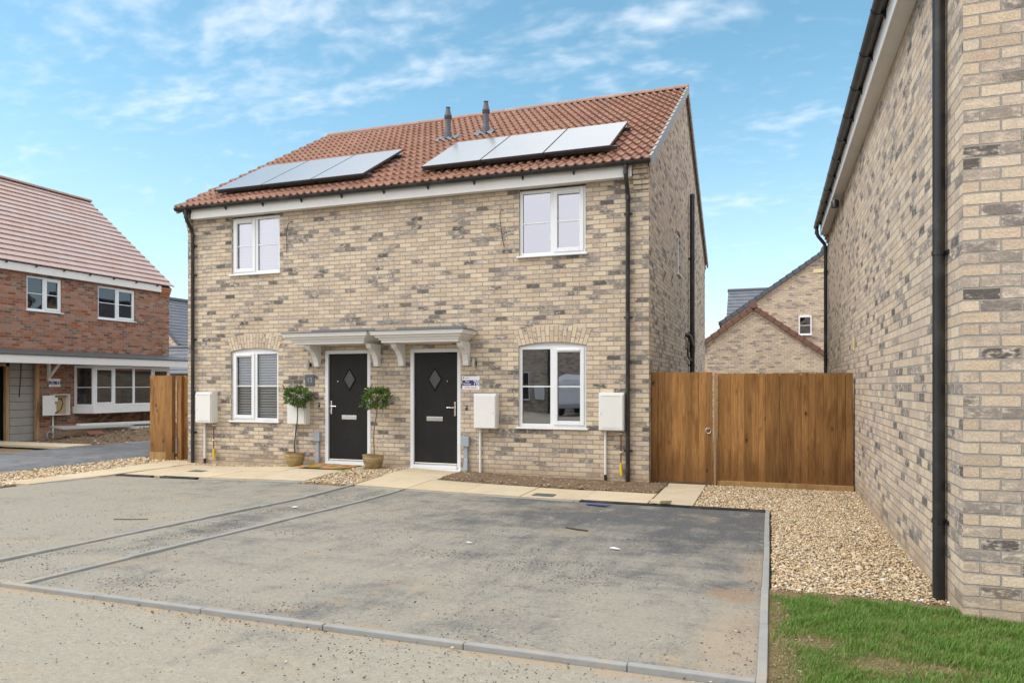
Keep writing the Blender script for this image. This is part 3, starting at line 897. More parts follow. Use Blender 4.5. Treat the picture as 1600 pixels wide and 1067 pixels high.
GV = np.vectorize(g)
def quad_area(c):
    a = 0
    for i in range(4):
        x0, y0 = c[i]; x1, y1 = c[(i + 1) % 4]
        a += x0 * y1 - x1 * y0
    return abs(a) / 2
VV, FF, off = [], [], 0
for ci, c in enumerate(GR):
    dens = (4300, 3400, 2000, 1500, 560, 1200)[ci]
    big = (1.0, 1.1, 1.25, 1.3, 1.9, 1.4)[ci]
    n = int(quad_area(c) * dens)
    p = in_quad(c, n)
    z = GV(p[:, 0], p[:, 1]) - 0.006 + rng.random(n) * 0.016
    sz = rng.lognormal(math.log(0.0086), 0.36, n) * big
    V, F = stones(np.column_stack([p, z]), sz)
    VV.append(V); FF.append(F + off); off += len(V)
mesh_np('gravel', np.concatenate(VV), np.concatenate(FF), 'stone', 'stuff')

# soil clods, and grit on the tarmac
n = 2600
p = in_quad(rect(-4.95, -1.5, 10.33, 11.38), n)
z = GV(p[:, 0], p[:, 1]) + 0.03
V, F = stones(np.column_stack([p, z]), rng.lognormal(math.log(0.010), 0.45, n))
mesh_np('soil_clods', V, F, 'clod', 'stuff')
p = np.concatenate([in_quad(rect(0.0, 0.22, 2.5, 5.4), 700), in_quad(rect(0.2, 1.6, 3.3, 3.8), 350), in_quad(rect(0.0, 1.0, 5.40, 5.62), 260)])
z = GV(p[:, 0], p[:, 1]) + 0.006
V, F = stones(np.column_stack([p, z]), rng.lognormal(math.log(0.006), 0.45, len(p)))
mesh_np('bare_patch_clods', V, F, 'clod', 'stuff')

n = 5200
p = np.concatenate([in_quad(rect(-10.4, -0.1, KF + 0.05, 9.3), n), in_quad(rect(-6.5, 0.2, 1.8, KF - 0.05), 2600), in_quad(rect(-5.95, -5.15, 4.0, 9.3), 1500), in_quad(rect(-7, -0.1, KF - 0.16, KF - 0.03), 500), in_quad(rect(-0.22, -0.08, 3.8, 9.3), 420)])
keep = np.sin(p[:, 0] * 1.7 + 0.6) * np.sin(p[:, 1] * 2.1 - 0.4) + rng.random(len(p)) * 1.6 > 0.55
p = p[keep]; n = len(p)
z = GV(p[:, 0], p[:, 1]) + 0.001
V, F = stones(np.column_stack([p, z]), np.minimum(rng.lognormal(math.log(0.0038), 0.42, n), 0.011))
mesh_np('loose_grit', V, F, 'grit', 'stuff')
# swept up drifts of loose chippings
pp = []
for cx, cy, rx, ry, k in ((-2.35, 5.9, 0.5, 0.22, 1100), (-1.6, 5.35, 0.45, 0.28, 1000), (-3.9, 6.3, 0.8, 0.35, 1100), (-4.6, 4.0, 0.5, 0.16, 900), (-2.9, 3.95, 0.8, 0.14, 900), (-1.3, 4.2, 0.5, 0.2, 500), (-5.5, 6.3, 0.28, 0.9, 1300), (-5.55, 4.6, 0.3, 0.5, 500), (-3.2, 7.6, 1.0, 0.5, 900), (-1.0, 7.2, 0.7, 0.6, 800), (-4.4, 8.0, 0.5, 0.5, 500), (-1.7, 3.45, 0.7, 0.12, 300), (-3.2, 2.9, 0.8, 0.3, 120), (-0.9, 3.1, 0.4, 0.2, 100), (-8.0, 6.6, 1.2, 0.8, 700), (-7.2, 5.2, 0.8, 0.5, 500), (-2.6, 5.0, 2.2, 1.0, 1600), (-0.14, 7.0, 0.05, 1.8, 500)):
    q = rng.normal(0, 1, (k, 2)) * np.array([rx, ry]) + np.array([cx, cy])
    pp.append(q)
p = np.concatenate(pp)
ok = (p[:, 0] < -0.1) & (np.abs(p[:, 1] - KF) > 0.04) & (p[:, 1] < 9.3) & (np.abs(p[:, 0] + 5.1) > 0.05) & (np.abs(p[:, 0] + 6.0) > 0.05)
p = p[ok]; n = len(p)
z = GV(p[:, 0], p[:, 1]) - np.where(p[:, 1] < KF, 0.011, 0.0)
V, F = stones(np.column_stack([p, z]), np.minimum(rng.lognormal(math.log(0.0038), 0.40, n), 0.009))
mesh_np('chippings', V, F, 'chip', 'stuff')

# a few seedling weeds in the gravel
for wx, wy in ((0.22, 8.6), (0.50, 8.3), (0.72, 8.9), (0.62, 7.4), (-0.35, 10.2), (0.9, 9.9)):
    V, F = [], []
    for k in range(7):
        a = rng.uniform(0, 2 * PI); L = rng.uniform(0.02, 0.045); w = L * 0.22
        d_ = np.array([math.cos(a), math.sin(a), rng.uniform(0.3, 1.0)]); sd = np.array([-math.sin(a), math.cos(a), 0]) * w
        b_ = np.array([wx, wy, g(wx, wy) + 0.012]); i = len(V)
        V += [b_, b_ + d_ * L * 0.5 + sd, b_ + d_ * L, b_ + d_ * L * 0.5 - sd]; F += [(i, i + 1, i + 2), (i, i + 2, i + 3)]
    weed = mesh_np('weed', np.array(V), np.array(F), 'blade')
    tag(weed, 'tiny green weed sprouting in the buff gravel by the fence', 'weed', 'weeds in the gravel')

# lawn
def dry(x, y):
    v = 0.0
    for (cx, cy, rx, ry) in ((-0.02, 4.9, 0.09, 0.45), (0.02, 4.0, 0.12, 0.55), (0.55, 4.18, 0.22, 0.12), (1.05, 3.72, 0.28, 0.16), (1.25, 3.45, 0.40, 0.14), (0.28, 3.45, 0.4, 0.16), (0.80, 4.22, 0.18, 0.06), (0.22, 4.45, 0.16, 0.10)):
        v = np.maximum(v, np.exp(-(((x - cx) / rx) ** 2 + ((y - cy) / ry) ** 2)))
    return v
LAWN = [rect(-0.02, 1.10, 1.2, 5.58), rect(1.10, 6.0, 1.2, 5.27)]
mb = MB()
patch(mb, LAWN[0], 16, 40, 0.004, 0.08, 0.004); patch(mb, LAWN[1], 30, 30, 0.004, 0.08, 0.004)
mb.build('lawn_soil', 'turf', kind='structure', smooth=True)

def blades(c, n, dryness, mat, name, hmin, hmax):
    p = in_quad(c, n)
    d = dry(p[:, 0], p[:, 1])
    lump = 0.5 + 0.5 * np.sin(p[:, 0] * 13 + 2 * np.sin(p[:, 1] * 7)) * np.sin(p[:, 1] * 11 + 1.5 * np.sin(p[:, 0] * 9))
    far = 1 - np.clip((p[:, 1] - 5.30 - 0.1 * lump) / 0.12, 0, 1)
    keep = rng.random(n) < (np.where(dryness, 0.06 + d, np.clip(1.05 - 1.5 * d, 0.02, 1)) * (0.62 + 0.5 * lump) * far)
    p, d, lump = p[keep], d[keep], lump[keep]; n = len(p)
    h = rng.uniform(hmin, hmax, n) * (0.65 + 0.5 * lump) * (1 - 0.5 * d)
    a = rng.uniform(0, 2 * PI, n); lean = np.abs(rng.normal(0.35, 0.28, n)) * h + 0.008
    wind = np.column_stack([np.full(n, 0.006), np.full(n, -0.004)])
    dx, dy = np.cos(a), np.sin(a)
    w = rng.uniform(0.0011, 0.0022, n)
    z0 = GV(p[:, 0], p[:, 1])
    sx, sy = -dy * w, dx * w
    def pt(fr, bend, side):
        return np.column_stack([p[:, 0] + dx * lean * bend + wind[:, 0] * bend + sx * side, p[:, 1] + dy * lean * bend + wind[:, 1] * bend + sy * side, z0 + h * fr])
    A, B, C_, D, E_ = pt(0, 0, 1), pt(0, 0, -1), pt(0.6, 0.38, 0.8), pt(0.6, 0.38, -0.8), pt(0.97, 1.0, 0)
    V = np.stack([A, B, D, C_, E_], 1).reshape(-1, 3)
    base = (np.arange(n) * 5)[:, None]
    F = np.concatenate([base + np.array([[0, 1, 2]]), base + np.array([[0, 2, 3]]), base + np.array([[3, 2, 4]])])
    return mesh_np(name, V, F, mat, 'stuff')
blades(rect(-0.01, 1.9, 2.5, 5.50), 120000, False, 'blade', 'grass', 0.024, 0.052)
blades(rect(1.9, 5.0, 2.0, 5.27), 30000, False, 'blade', 'grass', 0.035, 0.062)
blades(rect(-0.01, 1.9, 2.5, 5.52), 90000, True, 'blade_dry', 'dry_grass', 0.018, 0.04)

# ------------------------------------------------------------------ wall builder
def wall(mb, axis, at, a0, a1, z0, z1, holes=(), depth=0.12, out=-1):
    """a flat wall with rectangular openings and reveals. axis 'x': runs along x at y=at; 'y': runs along y at x=at.
    out is the sign of the outward normal along the other axis"""
    A = sorted({a0, a1, *[h[0] for h in holes], *[h[1] for h in holes]})
    Z = sorted({z0, z1, *[h[2] for h in holes], *[h[3] for h in holes]})
    def P(a, d, z):
        return (a, at - out * d, z) if axis == 'x' else (at - out * d, a, z)
    flip = (axis == 'x' and out > 0) or (axis == 'y' and out < 0)
    def q(a, b, c, d):
        mb.quad(*((d, c, b, a) if flip else (a, b, c, d)))
    for i in range(len(A) - 1):
        for j in range(len(Z) - 1):
            ca, cz = (A[i] + A[i + 1]) / 2, (Z[j] + Z[j + 1]) / 2
            if any(h[0] < ca < h[1] and h[2] < cz < h[3] for h in holes):
                continue
            q(P(A[i], 0, Z[j]), P(A[i + 1], 0, Z[j]), P(A[i + 1], 0, Z[j + 1]), P(A[i], 0, Z[j + 1]))
    for h in holes:
        x0, x1, c, d = h
        q(P(x0, 0, c), P(x0, 0, d), P(x0, depth, d), P(x0, depth, c))
        q(P(x1, depth, c), P(x1, depth, d), P(x1, 0, d), P(x1, 0, c))
        q(P(x0, 0, d), P(x1, 0, d), P(x1, depth, d), P(x0, depth, d))
        q(P(x0, depth, c), P(x1, depth, c), P(x1, 0, c), P(x0, 0, c))

# frames are described in a local (along, inward, up) system and mapped to the wall they sit in
def mapper(axis, at, out):
    if axis == 'x':
        return lambda a, d, z: (a, at - out * d, z)
    return lambda a, d, z: (at - out * d, a, z)

def window(house, mp, a0, a1, z0, z1, sash=0, lights=2, arch=0.0, glass='glass', blind=None, mat='upvc', bar=True, sill=True, label=None, split=None):
    """white casement window: frame, sash, mid bars, trickle vent, sill, panes. sash = index of the opening light"""
    F = MB()
    d0, d1 = 0.035, 0.10
    def bx(m, x0, x1, c0, c1, y0, y1):
        P = [mp(x0, y0, c0), mp(x1, y0, c0), mp(x1, y1, c0), mp(x0, y1, c0), mp(x0, y0, c1), mp(x1, y0, c1), mp(x1, y1, c1), mp(x0, y1, c1)]
        m.hexa(P)
    w = 0.055
    bx(F, a0, a0 + w, z0, z1, d0, d1); bx(F, a1 - w, a1, z0, z1, d0, d1)
    bx(F, a0 + w, a1 - w, z0, z0 + w, d0, d1); bx(F, a0 + w, a1 - w, z1 - w, z1, d0, d1)
    cuts = [a0 + (a1 - a0) * k / lights for k in range(lights + 1)]
    if split: cuts = [a0] + list(split) + [a1]
    for c in cuts[1:-1]:
        bx(F, c - 0.035, c + 0.035, z0 + w, z1 - w, d0, d1)
    if arch:
        # curved head piece above the frame
        pts = [mp(a0, 0.05, z1), mp(a1, 0.05, z1)]
        for k in range(9):
            t = k / 8
            pts.append(mp(a1 + (a0 - a1) * t, 0.05, z1 + arch * (1 - (2 * t - 1) ** 2) + 0.004))
        F.prism(pts, Vector(mp(0, 0.10, 0)) - Vector(mp(0, 0.05, 0)))
    fr = F.build('window', mat, house, bevel=0.006, label=label)
    gl = MB()
    for k in range(lights):
        l, r_ = cuts[k] + (w if k == 0 else 0.035), cuts[k + 1] - (w if k == lights - 1 else 0.035)
        b_, t = z0 + w, z1 - w
        if sash == k or sash == 'all':
            m = MB(); s_ = 0.052
            bx(m, l - 0.014, l + s_, b_ - 0.014, t + 0.014, 0.018, 0.075); bx(m, r_ - s_, r_ + 0.014, b_ - 0.014, t + 0.014, 0.018, 0.075)
            bx(m, l + s_, r_ - s_, b_ - 0.014, b_ + s_, 0.018, 0.075); bx(m, l + s_, r_ - s_, t - s_, t + 0.014, 0.018, 0.075)
            m.build('sash', mat, fr, bevel=0.006)
            m = MB(); bx(m, l + 0.06, r_ - 0.05, t - 0.030, t - 0.008, 0.004, 0.017)
            m.build('trickle_vent', 'white_paint', fr, bevel=0.003)
            l += s_; r_ -= s_; b_ += s_; t -= s_
        gl.quad(mp(l, 0.062, b_), mp(r_, 0.062, b_), mp(r_, 0.062, t), mp(l, 0.062, t))
        gasket = MB()
        for (x0, x1, c0, c1) in ((l, l + 0.006, b_, t), (r_ - 0.006, r_, b_, t), (l + 0.006, r_ - 0.006, b_, b_ + 0.006), (l + 0.006, r_ - 0.006, t - 0.006, t)):
            bx(gasket, x0, x1, c0, c1, 0.057, 0.0612)
        gasket.build('gasket', 'black', fr)
        if bar:
            m = MB(); zc = (z0 + z1) / 2
            bx(m, l + 0.001, r_ - 0.001, zc - 0.010, zc + 0.010, 0.048, 0.0608)
            m.build('glazing_bar', mat, fr)
    gl.build('pane', glass, fr)
    if blind:
        bl = MB()
        step, tilt, depth, bm_ = blind
        z = z0 + 0.07
        while z < z1 - 0.06:
            bl.quad(mp(a0 + 0.06, 0.125, z), mp(a1 - 0.06, 0.125, z), mp(a1 - 0.06, 0.125 + depth, z + tilt), mp(a0 + 0.06, 0.125 + depth, z + tilt))
            z += step
        for a in (a0 + 0.25, a1 - 0.25):
            bl.tube([mp(a, 0.12, z0 + 0.06), mp(a, 0.12, z1 - 0.06)], 0.002, 4)
        bl.build('blind', bm_, fr)
    if sill:
        m = MB(); bx(m, a0 - 0.035, a1 + 0.035, z0 - 0.032, z0 - 0.002, -0.045, 0.06)
        m.build('sill', mat, fr, bevel=0.006)
    return fr

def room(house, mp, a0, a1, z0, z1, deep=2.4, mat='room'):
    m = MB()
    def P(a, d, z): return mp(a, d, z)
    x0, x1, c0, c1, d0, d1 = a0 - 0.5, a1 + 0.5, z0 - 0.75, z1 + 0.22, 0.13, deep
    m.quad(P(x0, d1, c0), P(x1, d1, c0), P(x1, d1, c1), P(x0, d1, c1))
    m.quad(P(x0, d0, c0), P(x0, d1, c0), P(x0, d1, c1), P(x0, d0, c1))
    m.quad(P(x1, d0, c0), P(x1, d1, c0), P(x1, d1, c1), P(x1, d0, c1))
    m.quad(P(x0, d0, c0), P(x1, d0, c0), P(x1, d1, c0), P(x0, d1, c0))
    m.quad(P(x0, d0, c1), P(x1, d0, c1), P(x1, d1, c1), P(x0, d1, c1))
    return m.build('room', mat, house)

def brick_arch(house, mp, a0, a1, zs, rise, n=17, h=0.27, mat='voussoir'):
    m = MB(); bk = MB()
    span = a1 - a0
    Rr = (span * span / 4 + rise * rise) / (2 * rise)
    cx, cz = (a0 + a1) / 2, zs + rise - Rr
    half = math.asin(span / 2 / Rr)
    sl = 0.36                                           # skewback lean
    ov = 0.0
    def ring(t, r):
        # t -1..1 along the arch ; radial direction exaggerated so the joints fan out
        th = t * half
        bx_, bz_ = cx + Rr * math.sin(th), cz + Rr * math.cos(th)
        fan = t * sl
        return bx_ + r * math.sin(fan), bz_ + r * math.cos(fan)
    def block(t0, t1, r0, r1):
        gap = 0.0048 / span * 2
        q = []
        for d in (-0.0035, 0.115):
            for (t, r_) in ((t0 + gap, r0), (t1 - gap, r0), (t1 - gap, r1), (t0 + gap, r1)):
                a, z = ring(t, r_); q.append(mp(a, d, z))
        m.hexa(q)
    for k in range(n):
        t0, t1 = -1 + 2 * k / n, -1 + 2 * (k + 1) / n
        j = random.uniform(-0.004, 0.004)
        if k % 2 == 0:
            block(t0, t1, 0.0, h * 0.66 + j); block(t0, t1, h * 0.66 + 0.011 + j, h)
        else:
            block(t0, t1, 0.0, h * 0.34 + j); block(t0, t1, h * 0.34 + 0.011 + j, h)
    pts = []
    for k in range(13):
        a, z = ring(-1 + k / 6, 0.004); pts.append(mp(a, -0.0012, z))
    for k in range(12, -1, -1):
        a, z = ring(-1 + k / 6, h - 0.002); pts.append(mp(a, -0.0012, z))
    bk.prism(pts, Vector(mp(0, 0.112, 0)) - Vector(mp(0, -0.0012, 0)))
    a = m.build('brick_arch', mat, house, bevel=0.003)
    bk.build('mortar', 'mortar', a)

def gutter(house, path0, path1, r=0.058, clips=0.95, mat='black_upvc', side=None):
    """half round gutter from path0 to path1 (level), open on top; side = unit vector towards the wall"""
    a, b_ = Vector(path0), Vector(path1)
    t = (b_ - a).normalized(); s_ = Vector(side)
    m = MB(); n = 12; i0 = 0
    for rr in (r, r - 0.005):
        for p in (a, b_):
            for k in range(n + 1):
                w = PI + PI * k / n
                m.v.append(tuple(p + s_ * (math.cos(w) * rr) + Vector((0, 0, math.sin(w) * rr))))
    N = n + 1
    for k in range(n):
        m.f.append((k, k + 1, N + k + 1, N + k)); m.f.append((2 * N + k, 3 * N + k, 3 * N + k + 1, 2 * N + k + 1))
    for base in (0, N):
        for k in range(n):
            m.f.append((base + k, base + 2 * N + k, base + 2 * N + k + 1, base + k + 1))
    for k in (0, n):
        m.f.append((k, N + k, 3 * N + k, 2 * N + k))
    # stop ends
    for p in (a, b_):
        m.poly([tuple(p + s_ * (math.cos(PI + PI * k / n) * r) + Vector((0, 0, math.sin(PI + PI * k / n) * r))) for k in range(n + 1)])
    gt = m.build('gutter', mat, house, smooth=True, auto=35)
    L = (b_ - a).length
    k = 0.30
    while k < L - 0.1:
        p = a + t * k
        c = MB()
        for w_ in (0,):
            pts = []
            for q in range(n + 1):
                w = PI + PI * q / n
                pts.append(p + s_ * (math.cos(w) * (r + 0.005)) + Vector((0, 0, math.sin(w) * (r + 0.005))))
            for q in range(n, -1, -1):
                w = PI + PI * q / n
                pts.append(p + s_ * (math.cos(w) * (r + 0.0006)) + Vector((0, 0, math.sin(w) * (r + 0.0006))))
            c.prism(pts, t * 0.024)
        # back leg fixed to the fascia
        bp = p + s_ * (r + 0.006)
        c.hexa([tuple(bp + s_ * u_ + t * v_ + Vector((0, 0, z_))) for (z_) in (-0.105, -0.02) for (u_, v_) in ((-0.004, 0.0), (0.008, 0.0), (0.008, 0.024), (-0.004, 0.024))])
        c.prism([tuple(bp + Vector((0, 0, -0.105))), tuple(bp + Vector((0, 0, -0.03))), tuple(bp - s_ * (r * 0.75) + Vector((0, 0, -0.052)))], t * 0.024)
        c.build('gutter_bracket', mat, gt)
        k += clips
    return gt

def downpipe(house, top, wallpos, bottom_z, r=0.034, clips=(), out=(0, -1, 0), along=(1, 0, 0), mat='black_upvc', bend=0.24, shoe=False):
    """top = point under the gutter outlet, wallpos = xy of the pipe against the wall"""
    m = MB()
    p0 = Vector(top); zb = p0.z - 0.16
    a = Vector((wallpos[0], wallpos[1], zb - bend))
    path = [p0, Vector((p0.x, p0.y, zb + 0.05)), Vector((p0.x, p0.y, zb)) * 0.85 + a * 0.15, a * 0.85 + Vector((p0.x, p0.y, zb)) * 0.15, a + Vector((0, 0, -0.05)), Vector((a.x, a.y, bottom_z))]
    m.tube(path, r, 16)
    dp = m.build('downpipe', mat, house, smooth=True, auto=50)
    for q0, q1 in ((path[1] + Vector((0, 0, 0.03)), path[1] + Vector((0, 0, -0.04))), (a + Vector((0, 0, -0.02)), a + Vector((0, 0, -0.10)))):
        MB().tube([q0, q1], r + 0.005, 16).build('socket', mat, dp, smooth=True)
    o = Vector(out); al = Vector(along)
    for z in clips:
        c = MB()
        p = Vector((a.x, a.y, z))
        c.tube([p + Vector((0, 0, -0.014)), p + Vector((0, 0, 0.014))], r + 0.006, 16)
        w = r + 0.035
        back = -o * (r + 0.012)
        c.hexa([tuple(p + back + al * u_ + o * v_ + Vector((0, 0, z_))) for z_ in (-0.012, 0.012) for (u_, v_) in ((-w, 0), (w, 0), (w, 0.014), (-w, 0.014))])
        c.build('clip', mat, dp)
    return dp

# roofs: a sheet of courses. P0 = eave start, U = unit along the eave, Vv = unit up the slope
def roof_sheet(parent, P0, U, Vv, width, rows, gauge, mat, wave=0.0, pitch=0.15, lift=0.03, name='roof', res=8, thick=0.014):
    P0, U, Vv = Vector(P0), Vector(U).normalized(), Vector(Vv).normalized()
    N = U.cross(Vv).normalized()
    if N.z < 0: N = -N
    m = MB()
    nx = max(1, int(round(width / pitch)) * res) if wave else max(2, int(width / 0.33))
    xs_ = [width * i / nx for i in range(nx + 1)]
    def h(x):
        if not wave: return 0.0
        t = (x / pitch) % 1.0
        # narrow roll and broad pan
        return wave * (math.cos(2 * PI * t) + 0.28 * math.cos(4 * PI * t))
    for r_ in range(rows):
        s0, s1 = r_ * gauge, (r_ + 1) * gauge + 0.03
        jit = random.uniform(-0.002, 0.002)
        i0 = len(m.v)
        for (s_, hh) in ((s0, lift - thick - 0.012), (s0, lift), (s1, 0.004)):
            for x in xs_:
                q = P0 + U * x + Vv * (s_ + jit) + N * (h(x) + hh)
                m.v.append(tuple(q))
        W = nx + 1
        for b_ in range(2):
            for i in range(nx):
                a = i0 + b_ * W + i
                m.f.append((a, a + 1, a + W + 1, a + W))
                v0 = s0 + 0.01 if b_ == 0 else s0 + 0.001
                v1 = s0 + 0.012 if b_ == 0 else s0 + gauge - 0.001
                m.uv[len(m.f) - 1] = ((xs_[i], v0), (xs_[i + 1], v0), (xs_[i + 1], v1), (xs_[i], v1))
    o = m.build(name, mat, parent, smooth=True, auto=38)
    return o

# ================================================================== the pair of new houses
YF, XR, XLF, YB = 11.35, -1.807, -10.937, 21.40
house = thing('semi_detached_house', 'pair of new buff brick houses joined under one orange pantile roof', 'house', (-6.4, YF, 0))
FM = mapper('x', YF, -1)                                     # front wall
GM = mapper('y', XR, 1)                                      # right gable
WU_L, WU_R = (-9.865, -8.742), (-3.957, -2.822)
WL_L, WL_R = (-9.875, -8.772), (-3.967, -2.812)
D_L, D_R = (-7.735, -6.782), (-5.982, -5.015)
m = MB()
wall(m, 'x', YF, XLF, XR, -0.25, 4.96,
     [(*WU_L, 3.685, 4.80), (*WU_R, 3.685, 4.80), (*WL_L, 0.868, 2.262), (*WL_R, 0.862, 2.262), (*D_L, 0.06, 2.19), (*D_R, 0.06, 2.19)], 0.14, -1)
m.build('front_wall', 'brick', house)
m = MB()
TR = math.tan(R(30.6))
RY, RZ = 16.34, 8.03
SW = (14.93, 15.50)                                          # small gable window
wall(m, 'y', XR, YF + 0.0, YB, -0.25, 4.90, [(*SW, 3.82, 4.72)], 0.14, 1)
m.poly([(XR, YF - 0.13, 4.90), (XR, YB + 0.13, 4.90), (XR, RY, RZ - 0.06)])
m.build('gable_wall', 'brick_side', house)
m = MB()
wall(m, 'y', XLF, YF, YB, -0.25, 4.90, [], 0.14, -1)
m.poly([(XLF, YB + 0.13, 4.90), (XLF, YF - 0.13, 4.90), (XLF, RY, RZ - 0.06)])
wall(m, 'x', YB, XLF, XR, -0.25, 4.96, [], 0.14, 1)
m.build('rear_wall', 'brick_side', house)
for mp, a, z in ((FM, WL_L, (0.862, 2.20)), (FM, WL_R, (0.862, 2.20))):
    brick_arch(house, mp, a[0] + 0.0, a[1] - 0.0, 2.200, 0.058)
brick_arch(house, GM, SW[0], SW[1], 4.665, 0.05, 9, 0.22)
window(house, FM, *WU_L, 3.688, 4.775, 0, glass='glass_up', blind=(0.030, 0.028, 0.006, 'blind_lilac'))
window(house, FM, *WU_R, 3.688, 4.775, 1, glass='glass_up')
window(house, FM, *WL_L, 0.868, 2.198, 0, arch=0.055, glass='glass_low', blind=(0.050, 0.035, 0.018, 'blind'))
window(house, FM, *WL_R, 0.862, 2.198, 1, arch=0.055)
window(house, GM, *SW, 3.823, 4.662, None, lights=1, arch=0.045)
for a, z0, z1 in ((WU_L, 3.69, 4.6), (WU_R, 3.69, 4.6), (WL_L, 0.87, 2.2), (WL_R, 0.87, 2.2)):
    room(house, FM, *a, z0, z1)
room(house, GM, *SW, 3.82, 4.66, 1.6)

# doors
def front_door(a0, a1, handle_right, label=None):
    z0, z1 = 0.085, 2.187
    F = MB()
    w = 0.066
    F.box(a0, a0 + w, YF - 0.004, YF + 0.10, z0, z1).box(a1 - w, a1, YF - 0.004, YF + 0.10, z0, z1).box(a0 + w, a1 - w, YF - 0.004, YF + 0.10, z1 - w, z1)
    d = MB().box(a0 + w + 0.004, a1 - w - 0.004, YF + 0.030, YF + 0.085, z0 + 0.085, z1 - w - 0.004).build('door', 'door', house, bevel=0.004, label=label)
    F.build('door_frame', 'upvc', d, bevel=0.006)
    t = MB().box(a0 + w, a1 - w, YF - 0.030, YF + 0.10, z0 + 0.022, z0 + 0.078).box(a0 - 0.02, a1 + 0.02, YF - 0.06, YF + 0.10, z0 - 0.05, z0 + 0.020)
    t.build('threshold', 'upvc', d, bevel=0.006)
    MB().box(a0 + w + 0.01, a1 - w - 0.01, YF + 0.008, YF + 0.0295, z0 + 0.079, z0 + 0.118).build('weather_bar', 'chrome', d, bevel=0.008)
    cx, cz = (a0 + a1) / 2 - (0.02 if handle_right else -0.02), 1.655
    hw, hh, b_ = 0.140, 0.215, 0.030
    fr = MB()
    o_ = [(cx, cz + hh), (cx + hw, cz), (cx, cz - hh), (cx - hw, cz)]
    i_ = [(cx, cz + hh - b_ * 1.6), (cx + hw - b_, cz), (cx, cz - hh + b_ * 1.6), (cx - hw + b_, cz)]
    mI = [(x_ * 0.5 + y_ * 0.5, z_ * 0.5 + w_ * 0.5) for (x_, z_), (y_, w_) in zip(o_, i_)]
    for k in range(4):
        q = (k + 1) % 4
        for (A, B, ya, yb) in ((o_, mI, YF + 0.029, YF + 0.012), (mI, i_, YF + 0.012, YF + 0.026)):
            fr.quad((A[k][0], ya, A[k][1]), (A[q][0], ya, A[q][1]), (B[q][0], yb, B[q][1]), (B[k][0], yb, B[k][1]))
    fr.build('diamond_moulding', 'door', d)
    gl = MB(); gl.poly([(x_, YF + 0.0265, z_) for x_, z_ in i_])
    gl.build('diamond_pane', 'glass_dark', d)
    # letter plate
    lz = 0.965
    lp = MB().box(cx - 0.155, cx + 0.155, YF + 0.018, YF + 0.0295, lz - 0.038, lz + 0.038).build('letter_plate', 'chrome', d, bevel=0.004)
    # handle
    hx = (a1 - w - 0.052) if handle_right else (a0 + w + 0.052)
    hd = MB().box(hx - 0.016, hx + 0.016, YF + 0.018, YF + 0.0295, 1.02, 1.26).build
    h_ = hd('handle', 'chrome', d, bevel=0.005)
    sg = -1 if handle_right else 1
    MB().tube([(hx, YF + 0.02, 1.165), (hx, YF - 0.03, 1.165), (hx + sg * 0.02, YF - 0.035, 1.165), (hx + sg * 0.135, YF - 0.032, 1.165)], 0.010, 10).build('lever', 'chrome', d, smooth=True)
    MB().tube([(hx, YF + 0.02, 1.075), (hx, YF + 0.004, 1.075)], 0.011, 10).build('lock', 'chrome', d, smooth=True)
    sx_ = cx + (0.24 if handle_right else -0.24)
    MB().tube([(sx_, YF + 0.031, 1.62), (sx_, YF + 0.020, 1.62)], 0.011, 10).build('spyhole', 'chrome', d, smooth=True)
    # dark hall behind
    return d
front_door(*D_L, False)
front_door(*D_R, True)

# door canopies with moulded fascia, lead roof and scrolled brackets
def canopy(cx, b0, b1):
    T0, T1, B0, B1 = cx - 0.87, cx + 0.87, cx - 0.72, cx + 0.72
    yt, yb = 10.73, 10.88
    prof = [(0.0, 2.275), (0.0, 2.315), (0.18, 2.322), (0.22, 2.350), (0.50, 2.362), (0.56, 2.392), (0.88, 2.404), (0.94, 2.440), (1.0, 2.446), (1.0, 2.462)]
    m = MB()
    rings = []
    for t, z in prof:
        x0, x1, y = B0 + (T0 - B0) * t, B1 + (T1 - B1) * t, yb + (yt - yb) * t
        rings.append([(x0, YF, z), (x0, y, z), (x1, y, z), (x1, YF, z)])
    for k in range(len(rings) - 1):
        for j in range(3):
            m.quad(rings[k][j], rings[k][j + 1], rings[k + 1][j + 1], rings[k + 1][j])
    m.poly([rings[0][3], rings[0][2], rings[0][1], rings[0][0]])
    c = m.build('door_canopy', 'white_paint', house, label=None)
    l = MB()
    e = 0.012
    a, b_ = [(T0 - e, YF, 2.463), (T1 + e, YF, 2.463), (T1 + e, yt - e, 2.463), (T0 - e, yt - e, 2.463)], None
    l.hexa([(T0 - e, yt - e, 2.463), (T1 + e, yt - e, 2.463), (T1 + e, YF, 2.463), (T0 - e, YF, 2.463), (T0 - e, yt - e, 2.480), (T1 + e, yt - e, 2.480), (T1 - 0.14, YF, 2.525), (T0 + 0.14, YF, 2.525)])
    l.build('lead_roof', 'lead', c, bevel=0.006)
    l = MB().hexa([(T0 + 0.20, YF - 0.022, 2.515), (T1 - 0.20, YF - 0.022, 2.515), (T1 - 0.20, YF - 0.002, 2.515), (T0 + 0.20, YF - 0.002, 2.515), (T0 + 0.20, YF - 0.008, 2.565), (T1 - 0.20, YF - 0.008, 2.565), (T1 - 0.20, YF - 0.002, 2.570), (T0 + 0.20, YF - 0.002, 2.570)])
    l.build('lead_flashing', 'lead', c)
    for bx_ in (b0, b1):
        out = [(YF, 1.885), (YF - 0.085, 1.885), (YF - 0.095, 1.915), (YF - 0.105, 1.97), (YF - 0.145, 2.06), (YF - 0.215, 2.135), (YF - 0.285, 2.175), (YF - 0.335, 2.20), (YF - 0.36, 2.235), (YF - 0.36, 2.274), (YF, 2.274)]
        br = MB().prism([(bx_ - 0.05, y, z) for y, z in out], (0.10, 0, 0))
        b_ = br.build('bracket', 'white_paint', c, bevel=0.005)
